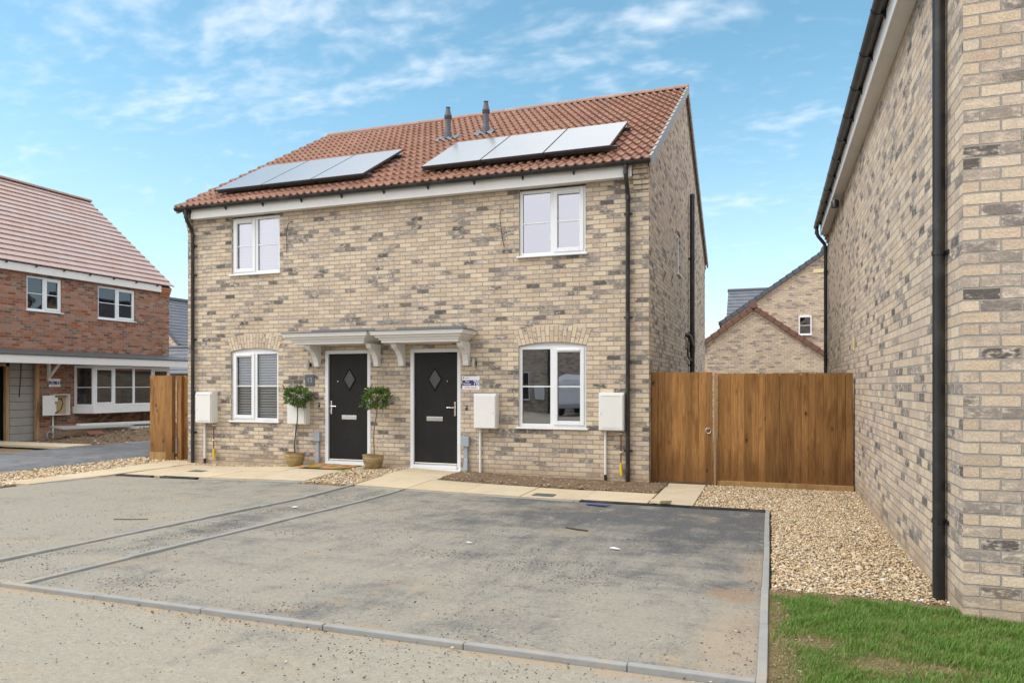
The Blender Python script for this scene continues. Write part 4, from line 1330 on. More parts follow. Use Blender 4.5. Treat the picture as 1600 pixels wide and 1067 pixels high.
canopy(-7.36, -7.87, -6.62)
canopy(-5.575, -6.12, -4.885)

# eaves, roof
OV = 0.05
UPV = Vector((0, math.cos(R(30.6)), math.sin(R(30.6))))
GAUGE, ROWS = 0.354, 17
roof_sheet(house, (XLF - OV, 11.10, 5.005), (1, 0, 0), UPV, (XR - XLF) + 2 * OV, ROWS, GAUGE, 'pantile', 0.0225, 0.1494, lift=0.046, thick=0.02)
roof_sheet(house, (XR + OV, 2 * RY - 11.10, 5.005), (-1, 0, 0), (0, -UPV.y, UPV.z), (XR - XLF) + 2 * OV, ROWS, GAUGE, 'pantile', 0.0205, 0.1494, res=4)
m = MB()
m.quad((XLF + 0.01, 11.20, 4.99), (XR - 0.01, 11.20, 4.99), (XR - 0.01, RY, RZ - 0.02), (XLF + 0.01, RY, RZ - 0.02))
m.quad((XR - 0.01, 2 * RY - 11.2, 4.99), (XLF + 0.01, 2 * RY - 11.2, 4.99), (XLF + 0.01, RY, RZ - 0.02), (XR - 0.01, RY, RZ - 0.02))
m.build('roof_underlay', 'dark_sheet', house)
# ridge tiles
m = MB()
x = XLF - OV - 0.02
rz = 5.005 + (RY - 11.10) * TR + 0.03
while x < XR + OV:
    e = min(x + 0.45, XR + OV + 0.03)
    r0 = 0.125
    i0 = len(m.v)
    pts = lambda xx, rr: [(xx, RY + math.cos(PI * k / 10) * rr, rz - 0.055 + math.sin(PI * k / 10) * rr * 0.85) for k in range(11)]
    a, b_ = pts(x + 0.004, r0), pts(e - 0.004, r0 - 0.004)
    for k in range(10):
        m.quad(a[k], b_[k], b_[k + 1], a[k + 1])
    m.poly(a); m.poly(b_[::-1])
    x = e
m.build('ridge', 'ridge', house, smooth=True)
# dry verge units, stepped with the courses
for sx_, x0, x1 in ((1, XR + 0.040, XR + OV + 0.030), (-1, XLF - OV - 0.030, XLF - 0.040)):
    m = MB()
    for sgn in (1, -1):
        for r_ in range(ROWS):
            s0, s1 = r_ * GAUGE - 0.012, (r_ + 1) * GAUGE + 0.012
            N = Vector((0, -UPV.z, UPV.y))
            P = []
            for xx in (x0, x1):
                for (s_, h_) in ((s0, -0.10), (s1, -0.125), (s1, 0.034), (s0, 0.062)):
                    q = Vector((xx, 11.10, 5.005)) + UPV * s_ + N * h_
                    if sgn < 0: q.y = 2 * RY - q.y
                    P.append(tuple(q))
            m.hexa(P)
            if sx_ > 0:
                pass
    m.build('verge', 'grey_verge' if sx_ > 0 else 'grey_verge', house, bevel=0.004)
# brown under-verge strip
m = MB()
m.prism([(XR - 0.001, 11.20, 4.93), (XR - 0.001, RY, 4.93 + (RY - 11.2) * TR), (XR - 0.001, 2 * RY - 11.2, 4.93), (XR - 0.001, 2 * RY - 11.2, 4.86), (XR - 0.001, RY, 4.86 + (RY - 11.2) * TR), (XR - 0.001, 11.20, 4.86)], (0.022, 0, 0))
m.build('verge_mortar', 'mortar', house)
# fascia, soffit
FX0, FX1 = -10.72, -2.05
box_part('fascia', 'white_paint', house, FX0, FX1, 11.195, 11.215, 4.795, 5.0, 0.004)
box_part('soffit', 'white_paint', house, FX0, FX1, 11.216, YF - 0.003, 4.800, 4.812)
box_part('rear_fascia', 'white_paint', house, XLF, XR, 2 * RY - 11.215, 2 * RY - 11.195, 4.795, 5.0)
gutter(house, (XLF - 0.09, 11.125, 5.012), (XR + 0.06, 11.125, 5.012), side=(0, 1, 0), clips=0.86)
downpipe(house, (-10.77, 11.125, 4.965), (-10.77, YF - 0.05), -0.02, clips=(4.30, 3.72, 2.45, 0.62))
downpipe(house, (-2.13, 11.125, 4.965), (-2.13, YF - 0.05), -0.03, clips=(4.25, 2.62, 0.52))
# corbelled brick kneelers at the eaves corners
for x0, x1 in ((FX1 + 0.004, XR), (XLF, FX0 - 0.10)):
    m = MB()
    for k in range(5):
        z = 4.615 + k * 0.075
        d = 0.028 * (k + 1)
        xc = (x0 + x1) / 2 + random.uniform(-0.03, 0.03)
        m.box(x0, xc - 0.005, YF - d, YF - 0.001, z + 0.005, z + 0.07)
        m.box(xc + 0.005, x1 + 0.004, YF - d, YF - 0.001, z + 0.005, z + 0.07)
    c = m.build('corbel', 'voussoir', house, bevel=0.005)
    m = MB()
    for k in range(5):
        z = 4.615 + k * 0.075; d = 0.028 * (k + 1) - 0.008
        m.box(x0 + 0.006, x1 - 0.004, YF - d, YF - 0.002, z - 0.003, z + 0.0715)
    m.build('corbel_mortar', 'mortar', c)
# flue terminals through the roof
def flue(x, y, z):
    f = MB().lathe([(0.080, -0.25), (0.080, 0.10), (0.075, 0.115), (0.062, 0.150), (0.060, 0.40), (0.080, 0.405), (0.080, 0.420), (0.068, 0.424), (0.068, 0.440), (0.082, 0.444), (0.080, 0.470), (0.066, 0.500), (0.044, 0.615), (0.042, 0.630), (0.050, 0.632), (0.050, 0.645), (0.035, 0.650)], (x, y, z), 20).build('flue', 'flue', house, smooth=True, auto=30)
    m = MB()
    nx, ny = 24, 6
    for j in range(ny + 1):
        for i in range(nx + 1):
            xx = x - 0.235 + 0.47 * i / nx; s_ = -0.20 + 0.36 * j / ny
            p = Vector((xx, y, z)) + UPV * s_
            t = ((xx - XLF + OV) / 0.1494) % 1.0
            hh = 0.0205 * (math.cos(2 * PI * t) + 0.28 * math.cos(4 * PI * t)) + 0.008
            m.v.append(tuple(p + Vector((0, -UPV.z, UPV.y)) * hh))
    for j in range(ny):
        for i in range(nx):
            a = j * (nx + 1) + i
            m.f.append((a, a + 1, a + nx + 2, a + nx + 1))
    m.build('flashing', 'flash', f, smooth=True)
flue(-6.545, 14.14, 6.86)
flue(-5.695, 14.21, 6.90)
# soil stack on the gable
m = MB().tube([(XR + 0.085, 17.05, -0.1), (XR + 0.085, 17.05, 5.88)], 0.056, 18)
st = m.build('soil_pipe', 'black_upvc', house, smooth=True)
MB().lathe([(0.061, 0), (0.061, 0.05), (0.05, 0.075)], (XR + 0.085, 17.05, 5.86), 18).build('vent_cowl', 'black_upvc', st, smooth=True)
for z in (0.9, 2.0, 2.75, 4.45):
    m = MB().tube([(XR + 0.085, 17.05, z - 0.02), (XR + 0.085, 17.05, z + 0.02)], 0.064, 18).box(XR + 0.002, XR + 0.03, 16.96, 17.14, z - 0.015, z + 0.015)
    m.build('clip', 'black_upvc', st)
MB().tube([(XR + 0.0, 16.40, 2.66), (XR + 0.06, 16.40, 2.66), (XR + 0.085, 16.46, 2.62), (XR + 0.085, 16.75, 2.56), (XR + 0.085, 17.05, 2.44)], 0.052, 14).build('branch_pipe', 'black_upvc', st, smooth=True)
MB().tube([(XR + 0.085, 17.05, 2.30), (XR + 0.085, 17.05, 2.68)], 0.068, 16).build('pipe_boss', 'black_upvc', st, smooth=True)
MB().tube([(XR + 0.0, 16.46, 2.36), (XR + 0.05, 16.46, 2.36), (XR + 0.05, 16.46, 2.20), (XR + 0.06, 16.60, 2.15), (XR + 0.085, 17.05, 2.09)], 0.024, 12).build('waste_pipe', 'black_upvc', st, smooth=True)

# ------------------------------------------------------------------ solar panels: six separate modules
def solar_panel(label):
    """built lying on the roof plane, local origin at its lower left corner"""
    t = thing('solar_panel', label, 'solar panel', (0, 0, 0), 0, 'solar panels on the pantile roof')
    W, L = 1.112, 1.78
    A = lambda m: m.move(lambda x, y, z: (x, y * UPV.y - z * UPV.z, y * UPV.z + z * UPV.y))
    A(MB().box(0.0, W, 0, L, -0.036, 0.0)).build('frame', 'alu', t, bevel=0.003, local=True)
    A(MB().box(0.010, W - 0.010, 0.010, L - 0.010, 0.001, 0.003)).build('glass', 'solar', t, local=True)
    for y0 in (0.10, L - 0.34):
        A(MB().box(-0.02, W + 0.09, y0, y0 + 0.045, -0.10, -0.038)).build('rail', 'alu', t, local=True)
    for y0, y1 in ((-0.03, 0.32), (L - 0.6, L - 0.3)):
        A(MB().box(0.35, 0.39, y0, y1, -0.12, -0.106)).build('roof_hook', 'alu', t, local=True)
    return t
Nn = Vector((0, -UPV.z, UPV.y))
def panel_at(x, s_=0.44, h_=0.175):
    q = Vector((x, 11.10, 5.005)) + UPV * s_ + Nn * h_
    return (q.x, q.y, q.z)
PL = ['solar panel at the verge end of the row over the door numbered 12', 'middle solar panel of the row over the door numbered 12', 'solar panel of the row over the door numbered 12 that lies nearest the flues',
      'solar panel of the right row that catches the shade of the two flues', 'middle solar panel of the right row, between two black seams', 'solar panel of the right row nearest the right gable, its rail ends sticking out']
sp = solar_panel(PL[0]); sp.location = panel_at(-10.325)
for k, x in enumerate((-9.20, -8.075)):
    dup(sp, panel_at(x), label=PL[1 + k])
for k, x in enumerate((-5.795, -4.67, -3.545)):
    q = dup(sp, panel_at(x), label=PL[3 + k])
for rx in (-6.963, -2.433):
    pass

# ------------------------------------------------------------------ fittings on the front wall
GB = 'white meter boxes on the new houses'
def meter_box(label, loc, w=0.40, h=0.58, depth=0.20, tall=False, pipe_x=0.10, pipe_z=-0.9, lock=1):
    t = thing('meter_box', label, 'meter box', loc, 0, GB)
    MB().box(0, w, -depth + 0.025, 0, 0, h).build('case', 'meter_white', t, bevel=0.008, local=True)
    m = MB().box(0.012, w - 0.012, -depth, -depth + 0.024, 0.012, h - 0.03)
    d = m.build('door', 'meter_white', t, bevel=0.007, local=True)
    lx = 0.045 if lock < 0 else w - 0.045
    MB().tube([(lx, -depth - 0.003, h * 0.45), (lx, -depth + 0.01, h * 0.45)], 0.009, 10).build('lock', 'steel', d, local=True)
    if tall:
        v = MB()
        for z in (0.035, h - 0.062):
            for k in range(14):
                for r_ in (0, 1):
                    x = w * 0.14 + k * w * 0.053
                    v.box(x, x + 0.010, -depth - 0.0015, -depth + 0.004, z + r_ * 0.014, z + r_ * 0.014 + 0.007)
        v.build('vent', 'grey_upvc', d, local=True)
    MB().tube([(pipe_x, -0.035, 0.0), (pipe_x, -0.035, pipe_z)], 0.020, 12).build('duct', 'meter_white', t, smooth=True, local=True)
    if tall:
        MB().tube([(pipe_x, -0.035, pipe_z + 0.10), (pipe_x, -0.035, pipe_z - 0.03)], 0.023, 12).build('duct_socket', 'black', t, smooth=True, local=True)
        x = w * 0.84
        MB().tube([(x, -0.05, 0.0), (x, -0.05, -0.52)], 0.011, 8).build('gas_pipe', 'copper', t, smooth=True, local=True)
        MB().tube([(x, -0.05, -0.50), (x, -0.05, -0.58), (x + 0.012, -0.05, -0.70)], [0.017, 0.026, 0.026], 10).build('gas_sleeve', 'yellow', t, smooth=True, local=True)
        MB().box(x - 0.02, x + 0.02, -0.065, 0, -0.055, -0.035).box(x - 0.02, x + 0.02, -0.065, 0, -0.345, -0.325).build('pipe_clip', 'meter_white', t, local=True)
    return t
meter_box('white gas meter box with vent slots between the left downpipe and the blind-covered window', (-10.575, YF, 0.815), 0.385, 0.60, 0.20, True, 0.09, -0.80, -1)
meter_box('white electric meter box half hidden behind the left potted bay tree', (-8.46, YF, 0.825), 0.40, 0.58, 0.17, False, 0.085, -0.78, 1)
meter_box('white electric meter box below the FOR SALE sign', (-4.715, YF, 0.825), 0.405, 0.585, 0.17, False, 0.075, -0.82, 1)
meter_box('white gas meter box with vent slots beside the right downpipe', (-2.575, YF, 0.835), 0.40, 0.60, 0.17, True, 0.085, -0.80, -1)

def duct_box(label, loc):
    t = thing('cable_entry_box', label, 'cable box', loc, 0, 'grey cable entry boxes beside the front doors')
    MB().box(-0.068, 0.068, -0.075, 0, 0.36, 0.53).build('case', 'grey_upvc', t, bevel=0.006, local=True)
    MB().box(-0.032, 0.032, -0.045, 0, 0.13, 0.358).build('duct', 'grey_upvc', t, bevel=0.01, local=True)
    MB().hexa([(-0.045, -0.075, -0.06), (0.045, -0.075, -0.06), (0.045, -0.002, -0.06), (-0.045, -0.002, -0.06), (-0.036, -0.048, 0.15), (0.036, -0.048, 0.15), (0.036, -0.002, 0.15), (-0.036, -0.002, 0.15)]).build('hockey_stick', 'grey_upvc', t, bevel=0.012, local=True)
    return t
db = duct_box('grey cable entry box low on the wall behind the doormat', (-7.88, YF, 0.16))
dup(db, (-4.905, YF, 0.15), label='grey cable entry box between the right door and the FOR SALE meter box')

def wall_light(label, loc):
    t = thing('wall_light', label, 'wall light', loc, 0, 'steel wall lights by the front doors')
    MB().lathe([(0.031, 0), (0.031, 0.012), (0.029, 0.014), (0.029, 0.152), (0.031, 0.154), (0.031, 0.166)], (0, -0.085, 0), 16).build('lamp_tube', 'steel', t, smooth=True, local=True)
    MB().box(-0.022, 0.022, -0.06, 0, 0.05, 0.12).build('mount', 'black', t, bevel=0.004, local=True)
    return t
wl = wall_light('small steel tube light on the wall above the number 12 plaque', (-8.05, YF, 1.84))
dup(wl, (-4.735, YF, 1.84), label='small steel tube light on the wall above the FOR SALE sign')

def door_bell(label, loc):
    t = thing('door_bell', label, 'door bell', loc, 0, 'black bell pushes by the front doors')
    MB().box(-0.016, 0.016, -0.018, 0, 0, 0.085).build('case', 'black', t, bevel=0.005, local=True)
    MB().tube([(0, -0.022, 0.055), (0, -0.016, 0.055)], 0.009, 10).build('button', 'paper', t, local=True)
    return t
bl_ = door_bell('black bell push beside the door with the mat', (-7.865, YF, 1.14))
dup(bl_, (-4.905, YF, 1.125), label='black bell push under the FOR SALE sign')

# house signs
def plot_sign(label, x0, x1, z0, z1, num, loc, rz):
    """local: x along the sign, facing -y"""
    t = thing('plot_sign', label, 'sign', loc, rz, None)
    W, H = x1 - x0, z1 - z0
    MB().box(0, W, -0.006, 0, 0, H).build('panel', 'sign_white', t, local=True, bevel=0.001)
    MB().box(0.004, W - 0.004, -0.0075, -0.0061, H * 0.30, H * 0.70).build('band', 'navy', t, local=True)
    def tx(name, body, size, x, z, mat, sx=1.0, align='LEFT', bold=0.0):
        cu = bpy.data.curves.new(name, 'FONT'); cu.body = body; cu.size = size; cu.extrude = 0.0004; cu.align_x = align; cu.resolution_u = 3; cu.offset = bold
        tmp = bpy.data.objects.new(name + '_outline', cu); S.collection.objects.link(tmp)
        me = bpy.data.meshes.new_from_object(tmp.evaluated_get(bpy.context.evaluated_depsgraph_get()))
        bpy.data.objects.remove(tmp); bpy.data.curves.remove(cu)
        me.transform(Matrix.Translation((x, -0.0082, z)) @ Matrix.Rotation(R(90), 4, 'X') @ Matrix.Diagonal((sx, 1, 1, 1)))
        me.materials.clear(); me.materials.append(M[mat])
        o = bpy.data.objects.new(name, me); S.collection.objects.link(o); o.parent = t
    tx('number', num, H * 0.50, W * 0.975, H * 0.325, 'sign_white', 0.92, 'RIGHT', 0.0012)
    tx('wording', 'Plot', H * 0.19, W * 0.30, H * 0.53, 'sign_white', 1.0, 'CENTER', 0.0008)
    tx('wording', 'Number', H * 0.19, W * 0.30, H * 0.36, 'sign_white', 0.95, 'CENTER', 0.0008)
    tx('wording', 'FOR SALE', H * 0.21, W * 0.49, H * 0.075, 'red_print', 1.05, 'CENTER', 0.0002)
    lg = MB().prism([(W * 0.035, -0.0062, H * 0.81), (W * 0.075, -0.0062, H * 0.80), (W * 0.125, -0.0062, H * 0.965), (W * 0.075, -0.0062, H * 0.94)], (0, -0.0014, 0))
    lg.build('emblem', 'navy', t, local=True)
    ln = MB().box(W * 0.14, W * 0.40, -0.0072, -0.0061, H * 0.83, H * 0.875)
    ln.build('small_print', 'steel', t, local=True)
    return t
plot_sign('small white and navy plot sign reading 78 FOR SALE beside the right door', -4.985, -4.665, 1.475, 1.705, '78', (-4.985, YF, 1.475), 0)

t = thing('number_plaque', 'dark slate plaque with the number 12 on the wall left of the left door', 'sign', (-8.165, YF, 1.535))
MB().box(-8.165, -7.965, YF - 0.014, YF, 1.535, 1.745).build('panel', 'slate', t, bevel=0.003)
text_part('number', '12', 0.125, (-8.065, YF - 0.0146, 1.605), 0, 'steel', t, 'CENTER')

# loose cable tails
def cable(label, pts, r=0.006):
    o = MB().tube(pts, r, 8).build('cable_tail', 'black', None, smooth=True)
    return tag(o, label, 'cable', 'cable tails hanging from the upper wall')
cable('black cable tail curling out of the bricks beside the blind-covered upper window', [(-8.45, YF + 0.01, 4.60), (-8.46, YF - 0.03, 4.605), (-8.50, YF - 0.05, 4.585), (-8.545, YF - 0.04, 4.50), (-8.56, YF - 0.03, 4.36), (-8.565, YF - 0.02, 4.20), (-8.57, YF - 0.015, 4.03)])
cable('black cable tail hanging left of the upper window under the right solar panels', [(-4.23, YF + 0.01, 4.475), (-4.25, YF - 0.03, 4.485), (-4.275, YF - 0.045, 4.46), (-4.285, YF - 0.04, 4.36), (-4.265, YF - 0.03, 4.18), (-4.24, YF - 0.02, 3.98), (-4.215, YF - 0.015, 3.86)])

# ------------------------------------------------------------------ potted bay trees and doormat
def bay_tree(label, loc, crown_h, crown_rx, crown_rz, lean, seed, bark, height=1.15):
    t = thing('potted_tree', label, 'potted tree', loc, 0, None)
    r_ = np.random.default_rng(seed)
    prof = [(0.085, 0), (0.118, 0.004), (0.140, 0.04), (0.168, 0.11), (0.180, 0.175), (0.183, 0.215), (0.180, 0.232), (0.189, 0.236), (0.189, 0.252), (0.172, 0.252), (0.166, 0.225)]
    MB().lathe(prof, (0, 0, 0), 32).build('pot', 'pot', t, smooth=True, local=True, auto=50)
    m = MB().lathe([(0.0, 0.236), (0.167, 0.232), (0.167, 0.226)][::-1], (0, 0, 0), 24)
    m.build('compost', 'soil_pot', t, local=True)
    path, rs = [], []
    for k in range(9):
        f = k / 8
        path.append((lean[0] * f + 0.018 * math.sin(f * 7 + seed), lean[1] * f, 0.22 + (crown_h - 0.22) * f))
        rs.append(0.0135 - 0.004 * f)
    tr = MB().tube(path, rs, 8)
    top = Vector(path[-1])
    for k in range(9):
        a = k * 2.4
        e = top + Vector((math.cos(a) * crown_rx * 0.75, math.sin(a) * crown_rx * 0.75, crown_rz * (0.2 + 0.8 * ((k * 37) % 10) / 10)))
        tr.tube([top - Vector((0, 0, 0.10)), (top * 0.6 + e * 0.4), e], [0.007, 0.005, 0.002], 5)
    tr.build('trunk', bark, t, smooth=True, local=True)
    # crown: leaf sprigs spread through an uneven volume
    V, F = [], []
    n_sprig = 135
    c0 = top + Vector((0, 0, crown_rz * 0.55))
    for s_ in range(n_sprig):
        d = r_.normal(size=3); d /= np.linalg.norm(d)
        rr = r_.uniform(0.45, 1.0) ** 0.5 * (1.0 + (0.28 if s_ % 11 == 0 else 0.0)) * (0.82 + 0.30 * math.sin(d[0] * 5 + seed) * math.cos(d[2] * 4 + d[1] * 3))
        c = np.array(c0) + d * rr * np.array([crown_rx, crown_rx, crown_rz])
        for l_ in range(7):
            dd = d + r_.normal(0, 0.55, 3) + np.array([0, 0, 0.22]); dd /= np.linalg.norm(dd)
            L, w = r_.uniform(0.048, 0.085), r_.uniform(0.011, 0.018)
            side = np.cross(dd, r_.normal(size=3)); side /= np.linalg.norm(side)
            nrm = np.cross(dd, side)
            b_ = c + r_.normal(0, 0.018, 3)
            i = len(V)
            V += [b_, b_ + dd * L * 0.45 + side * w + nrm * 0.006, b_ + dd * L, b_ + dd * L * 0.45 - side * w + nrm * 0.006, b_ + dd * L * 0.5 - nrm * 0.002]
            F += [(i, i + 1, i + 4), (i + 1, i + 2, i + 4), (i + 2, i + 3, i + 4), (i + 3, i, i + 4)]
    mesh_np('crown', np.array(V), np.array(F), 'leaf', parent=t)
    return t
bay_tree('potted bay tree in front of the half hidden meter box, left of the door', (-8.19, 11.06, 0.075), 1.18, 0.265, 0.175, (0.065, 0.0), 3, 'bark')
bay_tree('potted bay tree on the gravel between the two front doors', (-6.53, 11.02, 0.095), 1.13, 0.245, 0.19, (0.06, 0.0), 8, 'bark_pale')

t = thing('doormat', 'patchwork doormat of coloured rectangles on the paving at the left door', 'doormat', (-7.38, 10.93, 0.115), R(-5))
cells = []
def split(x0, x1, y0, y1, k):
    if k == 0 or (x1 - x0) < 0.17 and (y1 - y0) < 0.17:
        cells.append((x0, x1, y0, y1)); return
    if (x1 - x0) * random.uniform(0.7, 1.2) > (y1 - y0):
        c = x0 + (x1 - x0) * random.uniform(0.38, 0.62); split(x0, c, y0, y1, k - 1); split(c, x1, y0, y1, k - 1)
    else:
        c = y0 + (y1 - y0) * random.uniform(0.38, 0.62); split(x0, x1, y0, c, k - 1); split(x0, x1, c, y1, k - 1)
split(-0.50, 0.50, -0.29, 0.29, 5)
by = {}
for i, c in enumerate(cells):
    by.setdefault((i * 5 + (i // 3)) % 8, []).append(c)
for k, cs in by.items():
    m = MB()
    for (x0, x1, y0, y1) in cs:
        m.box(x0 + 0.002, x1 - 0.002, y0 + 0.002, y1 - 0.002, 0.0005, 0.012)
    m.build('patch', 'mat%d' % k, t, local=True)

# ------------------------------------------------------------------ gate and fences
def boards(mb, x0, x1, y, z0, z1, w=0.118, top=0.004, bow=0.002):
    n = max(1, round((x1 - x0) / w))
    for k in range(n):
        a, b_ = x0 + (x1 - x0) * k / n + 0.001, x0 + (x1 - x0) * (k + 1) / n - 0.001
        j = random.uniform(-top, top); f = random.uniform(-bow, bow); d = random.uniform(-0.004, 0.004)
        # feather edge: thick on one side, thin on the other
        mb.hexa([(a, y - 0.019 + f, z0), (b_, y - 0.003 + f, z0), (b_, y + 0.006, z0), (a, y + 0.004, z0),
                 (a + d, y - 0.019 + f, z1 + j), (b_ + d, y - 0.003 + f, z1 + j), (b_ + d, y + 0.006, z1 + j), (a + d, y + 0.004, z1 + j)])

YG = 11.60
t = thing('garden_gate', 'brown boarded garden gate with a ring handle beside the house corner', 'gate', (-1.30, YG, 0))
m = MB(); boards(m, -1.695, -0.865, YG, 0.035, 1.755, 0.098)
b_ = m.build('boards', 'fence', t)
MB().box(-1.800, -1.700, YG - 0.045, YG + 0.055, -0.08, 1.760).build('post', 'fence', t, bevel=0.004)
MB().box(-1.69, -0.87, YG + 0.008, YG + 0.010, 0.05, 1.74).build('seam_shade', 'dark_sheet', t)  # near-black sheet behind the boards, painting the shadow lines of their seams
MB().box(-1.69, -0.87, YG + 0.0105, YG + 0.05, 0.25, 0.33).box(-1.69, -0.87, YG + 0.010, YG + 0.05, 1.42, 1.50).build('ledge', 'fence', t)
h_ = MB().tube([(-0.925 + 0.038 * math.cos(a), YG - 0.032, 0.85 + 0.044 * math.sin(a)) for a in [2 * PI * k / 20 for k in range(21)]], 0.0065, 8, False).build('ring_handle', 'chrome', t, smooth=True)
MB().tube([(-0.925, YG - 0.016, 0.885), (-0.925, YG - 0.040, 0.885)], [0.026, 0.016], 14).build('rose', 'chrome', h_, smooth=True)

t = thing('garden_fence', 'brown close boarded fence panel between the gate and the near house wall', 'fence', (0.15, YG, 0))
m = MB(); boards(m, -0.795, 1.118, YG + 0.018, 0.085, 1.735, 0.100)
MB().box(-0.79, 1.11, YG + 0.026, YG + 0.030, 0.1, 1.70).build('seam_shade', 'dark_sheet', t)  # dark sheet added behind the panel so its board seams look shaded
m.build('boards', 'fence', t)
MB().box(-0.80, 1.125, YG - 0.034, YG + 0.016, -0.10, 0.082).build('gravel_board', 'fence_pale', t, bevel=0.003)
MB().box(-0.842, -0.808, YG - 0.055, YG + 0.045, -0.12, 1.745).build('post', 'fence_pale', t, bevel=0.003)
MB().box(1.05, 1.12, YG + 0.03, YG + 0.10, -0.1, 1.70).build('wall_post', 'fence', t)

t = thing('garden_fence', 'short brown fence panel standing left of the new houses', 'fence', (-11.85, 11.6, 0))
m = MB(); boards(m, -12.16, -11.74, 11.60, 0.17, 1.745, 0.20)
m.build('boards', 'fence', t)
MB().box(-12.175, -11.55, 11.58, 11.612, -0.05, 0.165).build('gravel_board', 'fence_pale', t, bevel=0.003)
MB().box(-11.735, -11.56, 11.565, 11.665, -0.05, 1.75).build('post', 'fence', t, bevel=0.004)
t = thing('garden_gate', 'brown boarded side gate wedged against the left corner of the new houses', 'gate', (-11.2, 11.7, 0))
m = MB(); boards(m, -11.54, -10.95, 11.69, 0.03, 1.745, 0.135)
m.build('boards', 'fence', t)
MB().box(-11.44, -11.35, 11.60, 11.672, -0.05, 1.74).build('post', 'fence', t, bevel=0.004)
MB().box(-11.04, -10.945, 11.61, 11.672, -0.05, 1.72).build('post', 'fence', t, bevel=0.004)

# ------------------------------------------------------------------ drains, covers, litter
def drain(label, x0, x1, y0, y1):
    t = thing('drain_channel', label, 'drain', ((x0 + x1) / 2, (y0 + y1) / 2, g((x0 + x1) / 2, y0)))
    z = g((x0 + x1) / 2, (y0 + y1) / 2)
    m = MB().box(x0, x1, y0, y0 + 0.018, z - 0.08, z + 0.018).box(x0, x1, y1 - 0.018, y1, z - 0.08, z + 0.018)
    m.build('channel', 'drain', t)
    gm = MB(); k = x0
    while k < x1 - 0.02:
        gm.box(k, k + 0.012, y0 + 0.0185, y1 - 0.0185, z - 0.004, z + 0.014); k += 0.026
    gm.build('grating', 'drain', t)
drain('long black drain channel along the back of the tarmac by the gate path', -2.42, -0.075, 9.375, 9.475)
drain('short black drain channel at the far left corner of the left driveway', -10.62, -9.86, 9.38, 9.48)
drain('short black drain channel second from the fence on the left driveway', -9.66, -8.92, 9.40, 9.50)

def cover(label, cx, cy):
    t = thing('drain_cover', label, 'drain cover', (cx, cy, g(cx, cy) + 0.018))
    MB().box(-0.15, 0.15, -0.10, 0.10, 0.0, 0.006).build('frame', 'iron', t, local=True)
    m = MB()
    for i in range(9):
        for j in range(5):
            m.box(-0.13 + i * 0.029, -0.112 + i * 0.029, -0.085 + j * 0.036, -0.065 + j * 0.036, 0.0065, 0.010)
    m.build('tread', 'iron', t, local=True)
cover('small grey drain cover set in the paving below the right window', -3.0, 9.66)
cover('small grey drain cover set in the paving below the left window', -9.55, 10.15)

def scrap(name, label, cat, pts, z, mat, th=0.006):
    m = MB().prism([(x, y, g(x, y) + z + random.uniform(0, 0.012)) for x, y in pts], (0, 0, th))
    return tag(m.build(name, mat), label, cat)
scrap('plastic_scrap', 'crumpled blue plastic scrap beside the long drain channel', 'litter', [(-2.27, 9.12), (-2.0, 9.06), (-1.93, 9.14), (-2.1, 9.17), (-2.25, 9.20)], 0.006, 'blue_rag')
scrap('paper_scrap', 'small white scrap in the middle of the right driveway', 'litter', [(-1.40, 6.53), (-1.33, 6.52), (-1.30, 6.55), (-1.37, 6.57)], 0.004, 'paper')
scrap('paper_scrap', 'small white scrap on the right driveway nearest the centre kerb', 'litter', [(-2.73, 6.30), (-2.69, 6.285), (-2.665, 6.305), (-2.70, 6.32)], 0.004, 'paper')
scrap('paper_scrap', 'white scrap on the tarmac strip between the two kerbs', 'litter', [(-5.60, 7.50), (-5.54, 7.48), (-5.51, 7.51), (-5.57, 7.53)], 0.004, 'paper')
tag(MB().tube([(-6.85, 6.03, g(-6.8, 6) + 0.012), (-6.7, 6.1, g(-6.7, 6.1) + 0.01), (-6.52, 6.18, g(-6.5, 6.2) + 0.012)], 0.005, 6).build('stick', 'stick'), 'thin dark stick lying on the left driveway', 'stick')
tag(MB().tube([(-2.06, 7.42, g(-2, 7.4) + 0.01), (-1.95, 7.36, g(-2, 7.4) + 0.014), (-1.80, 7.33, g(-2, 7.4) + 0.01)], 0.010, 6).build('stick', 'stick'), 'dark stick lying on the right driveway', 'stick')
tag(MB().prism([(-1.50, 9.44, 0.03), (-1.36, 9.36, 0.03), (-1.22, 9.44, 0.03), (-1.28, 9.52, 0.03), (-1.42, 9.53, 0.03)], (0.02, 0, 0.05)).build('broken_slab', 'slab', bevel=0.01), 'broken lump of buff paving on the drain channel', 'rubble')

# ------------------------------------------------------------------ near house on the right
XN, YN, YNE = 1.144, 5.29, 17.15
t = thing('brick_house', 'tall buff brick house wall close by on the right with black downpipes', 'house', (XN, YN, 0))
NM = t
EZ = 4.80
XM = XN + 4.4
RZN = 5.0 + (XM - 1.0) * math.tan(R(40))
m = MB()
wall(m, 'y', XN, YN, YNE, -0.3, EZ + 0.06, [], 0.1, -1)
m.build('side_wall', 'brick_near', t)
m = MB()
wall(m, 'x', YN, XN, XN + 8.8, -0.3, EZ + 0.1, [], 0.1, -1)
m.poly([(XN, YN, EZ + 0.1), (XN + 8.8, YN, EZ + 0.1), (XM, YN, RZN - 0.1)])
wall(m, 'x', YNE, XN, XN + 8.8, -0.3, EZ + 0.1, [], 0.1, 1)
m.poly([(XN + 8.8, YNE, EZ + 0.1), (XN, YNE, EZ + 0.1), (XM, YNE, RZN - 0.1)])
wall(m, 'y', XN + 8.8, YN, YNE, -0.3, EZ + 0.1, [], 0.1, 1)
m.build('gable_wall', 'brick_near', t)
c4, s4 = math.cos(R(40)), math.sin(R(40))
nr = int((XM - 0.96) / c4 / 0.34) + 1
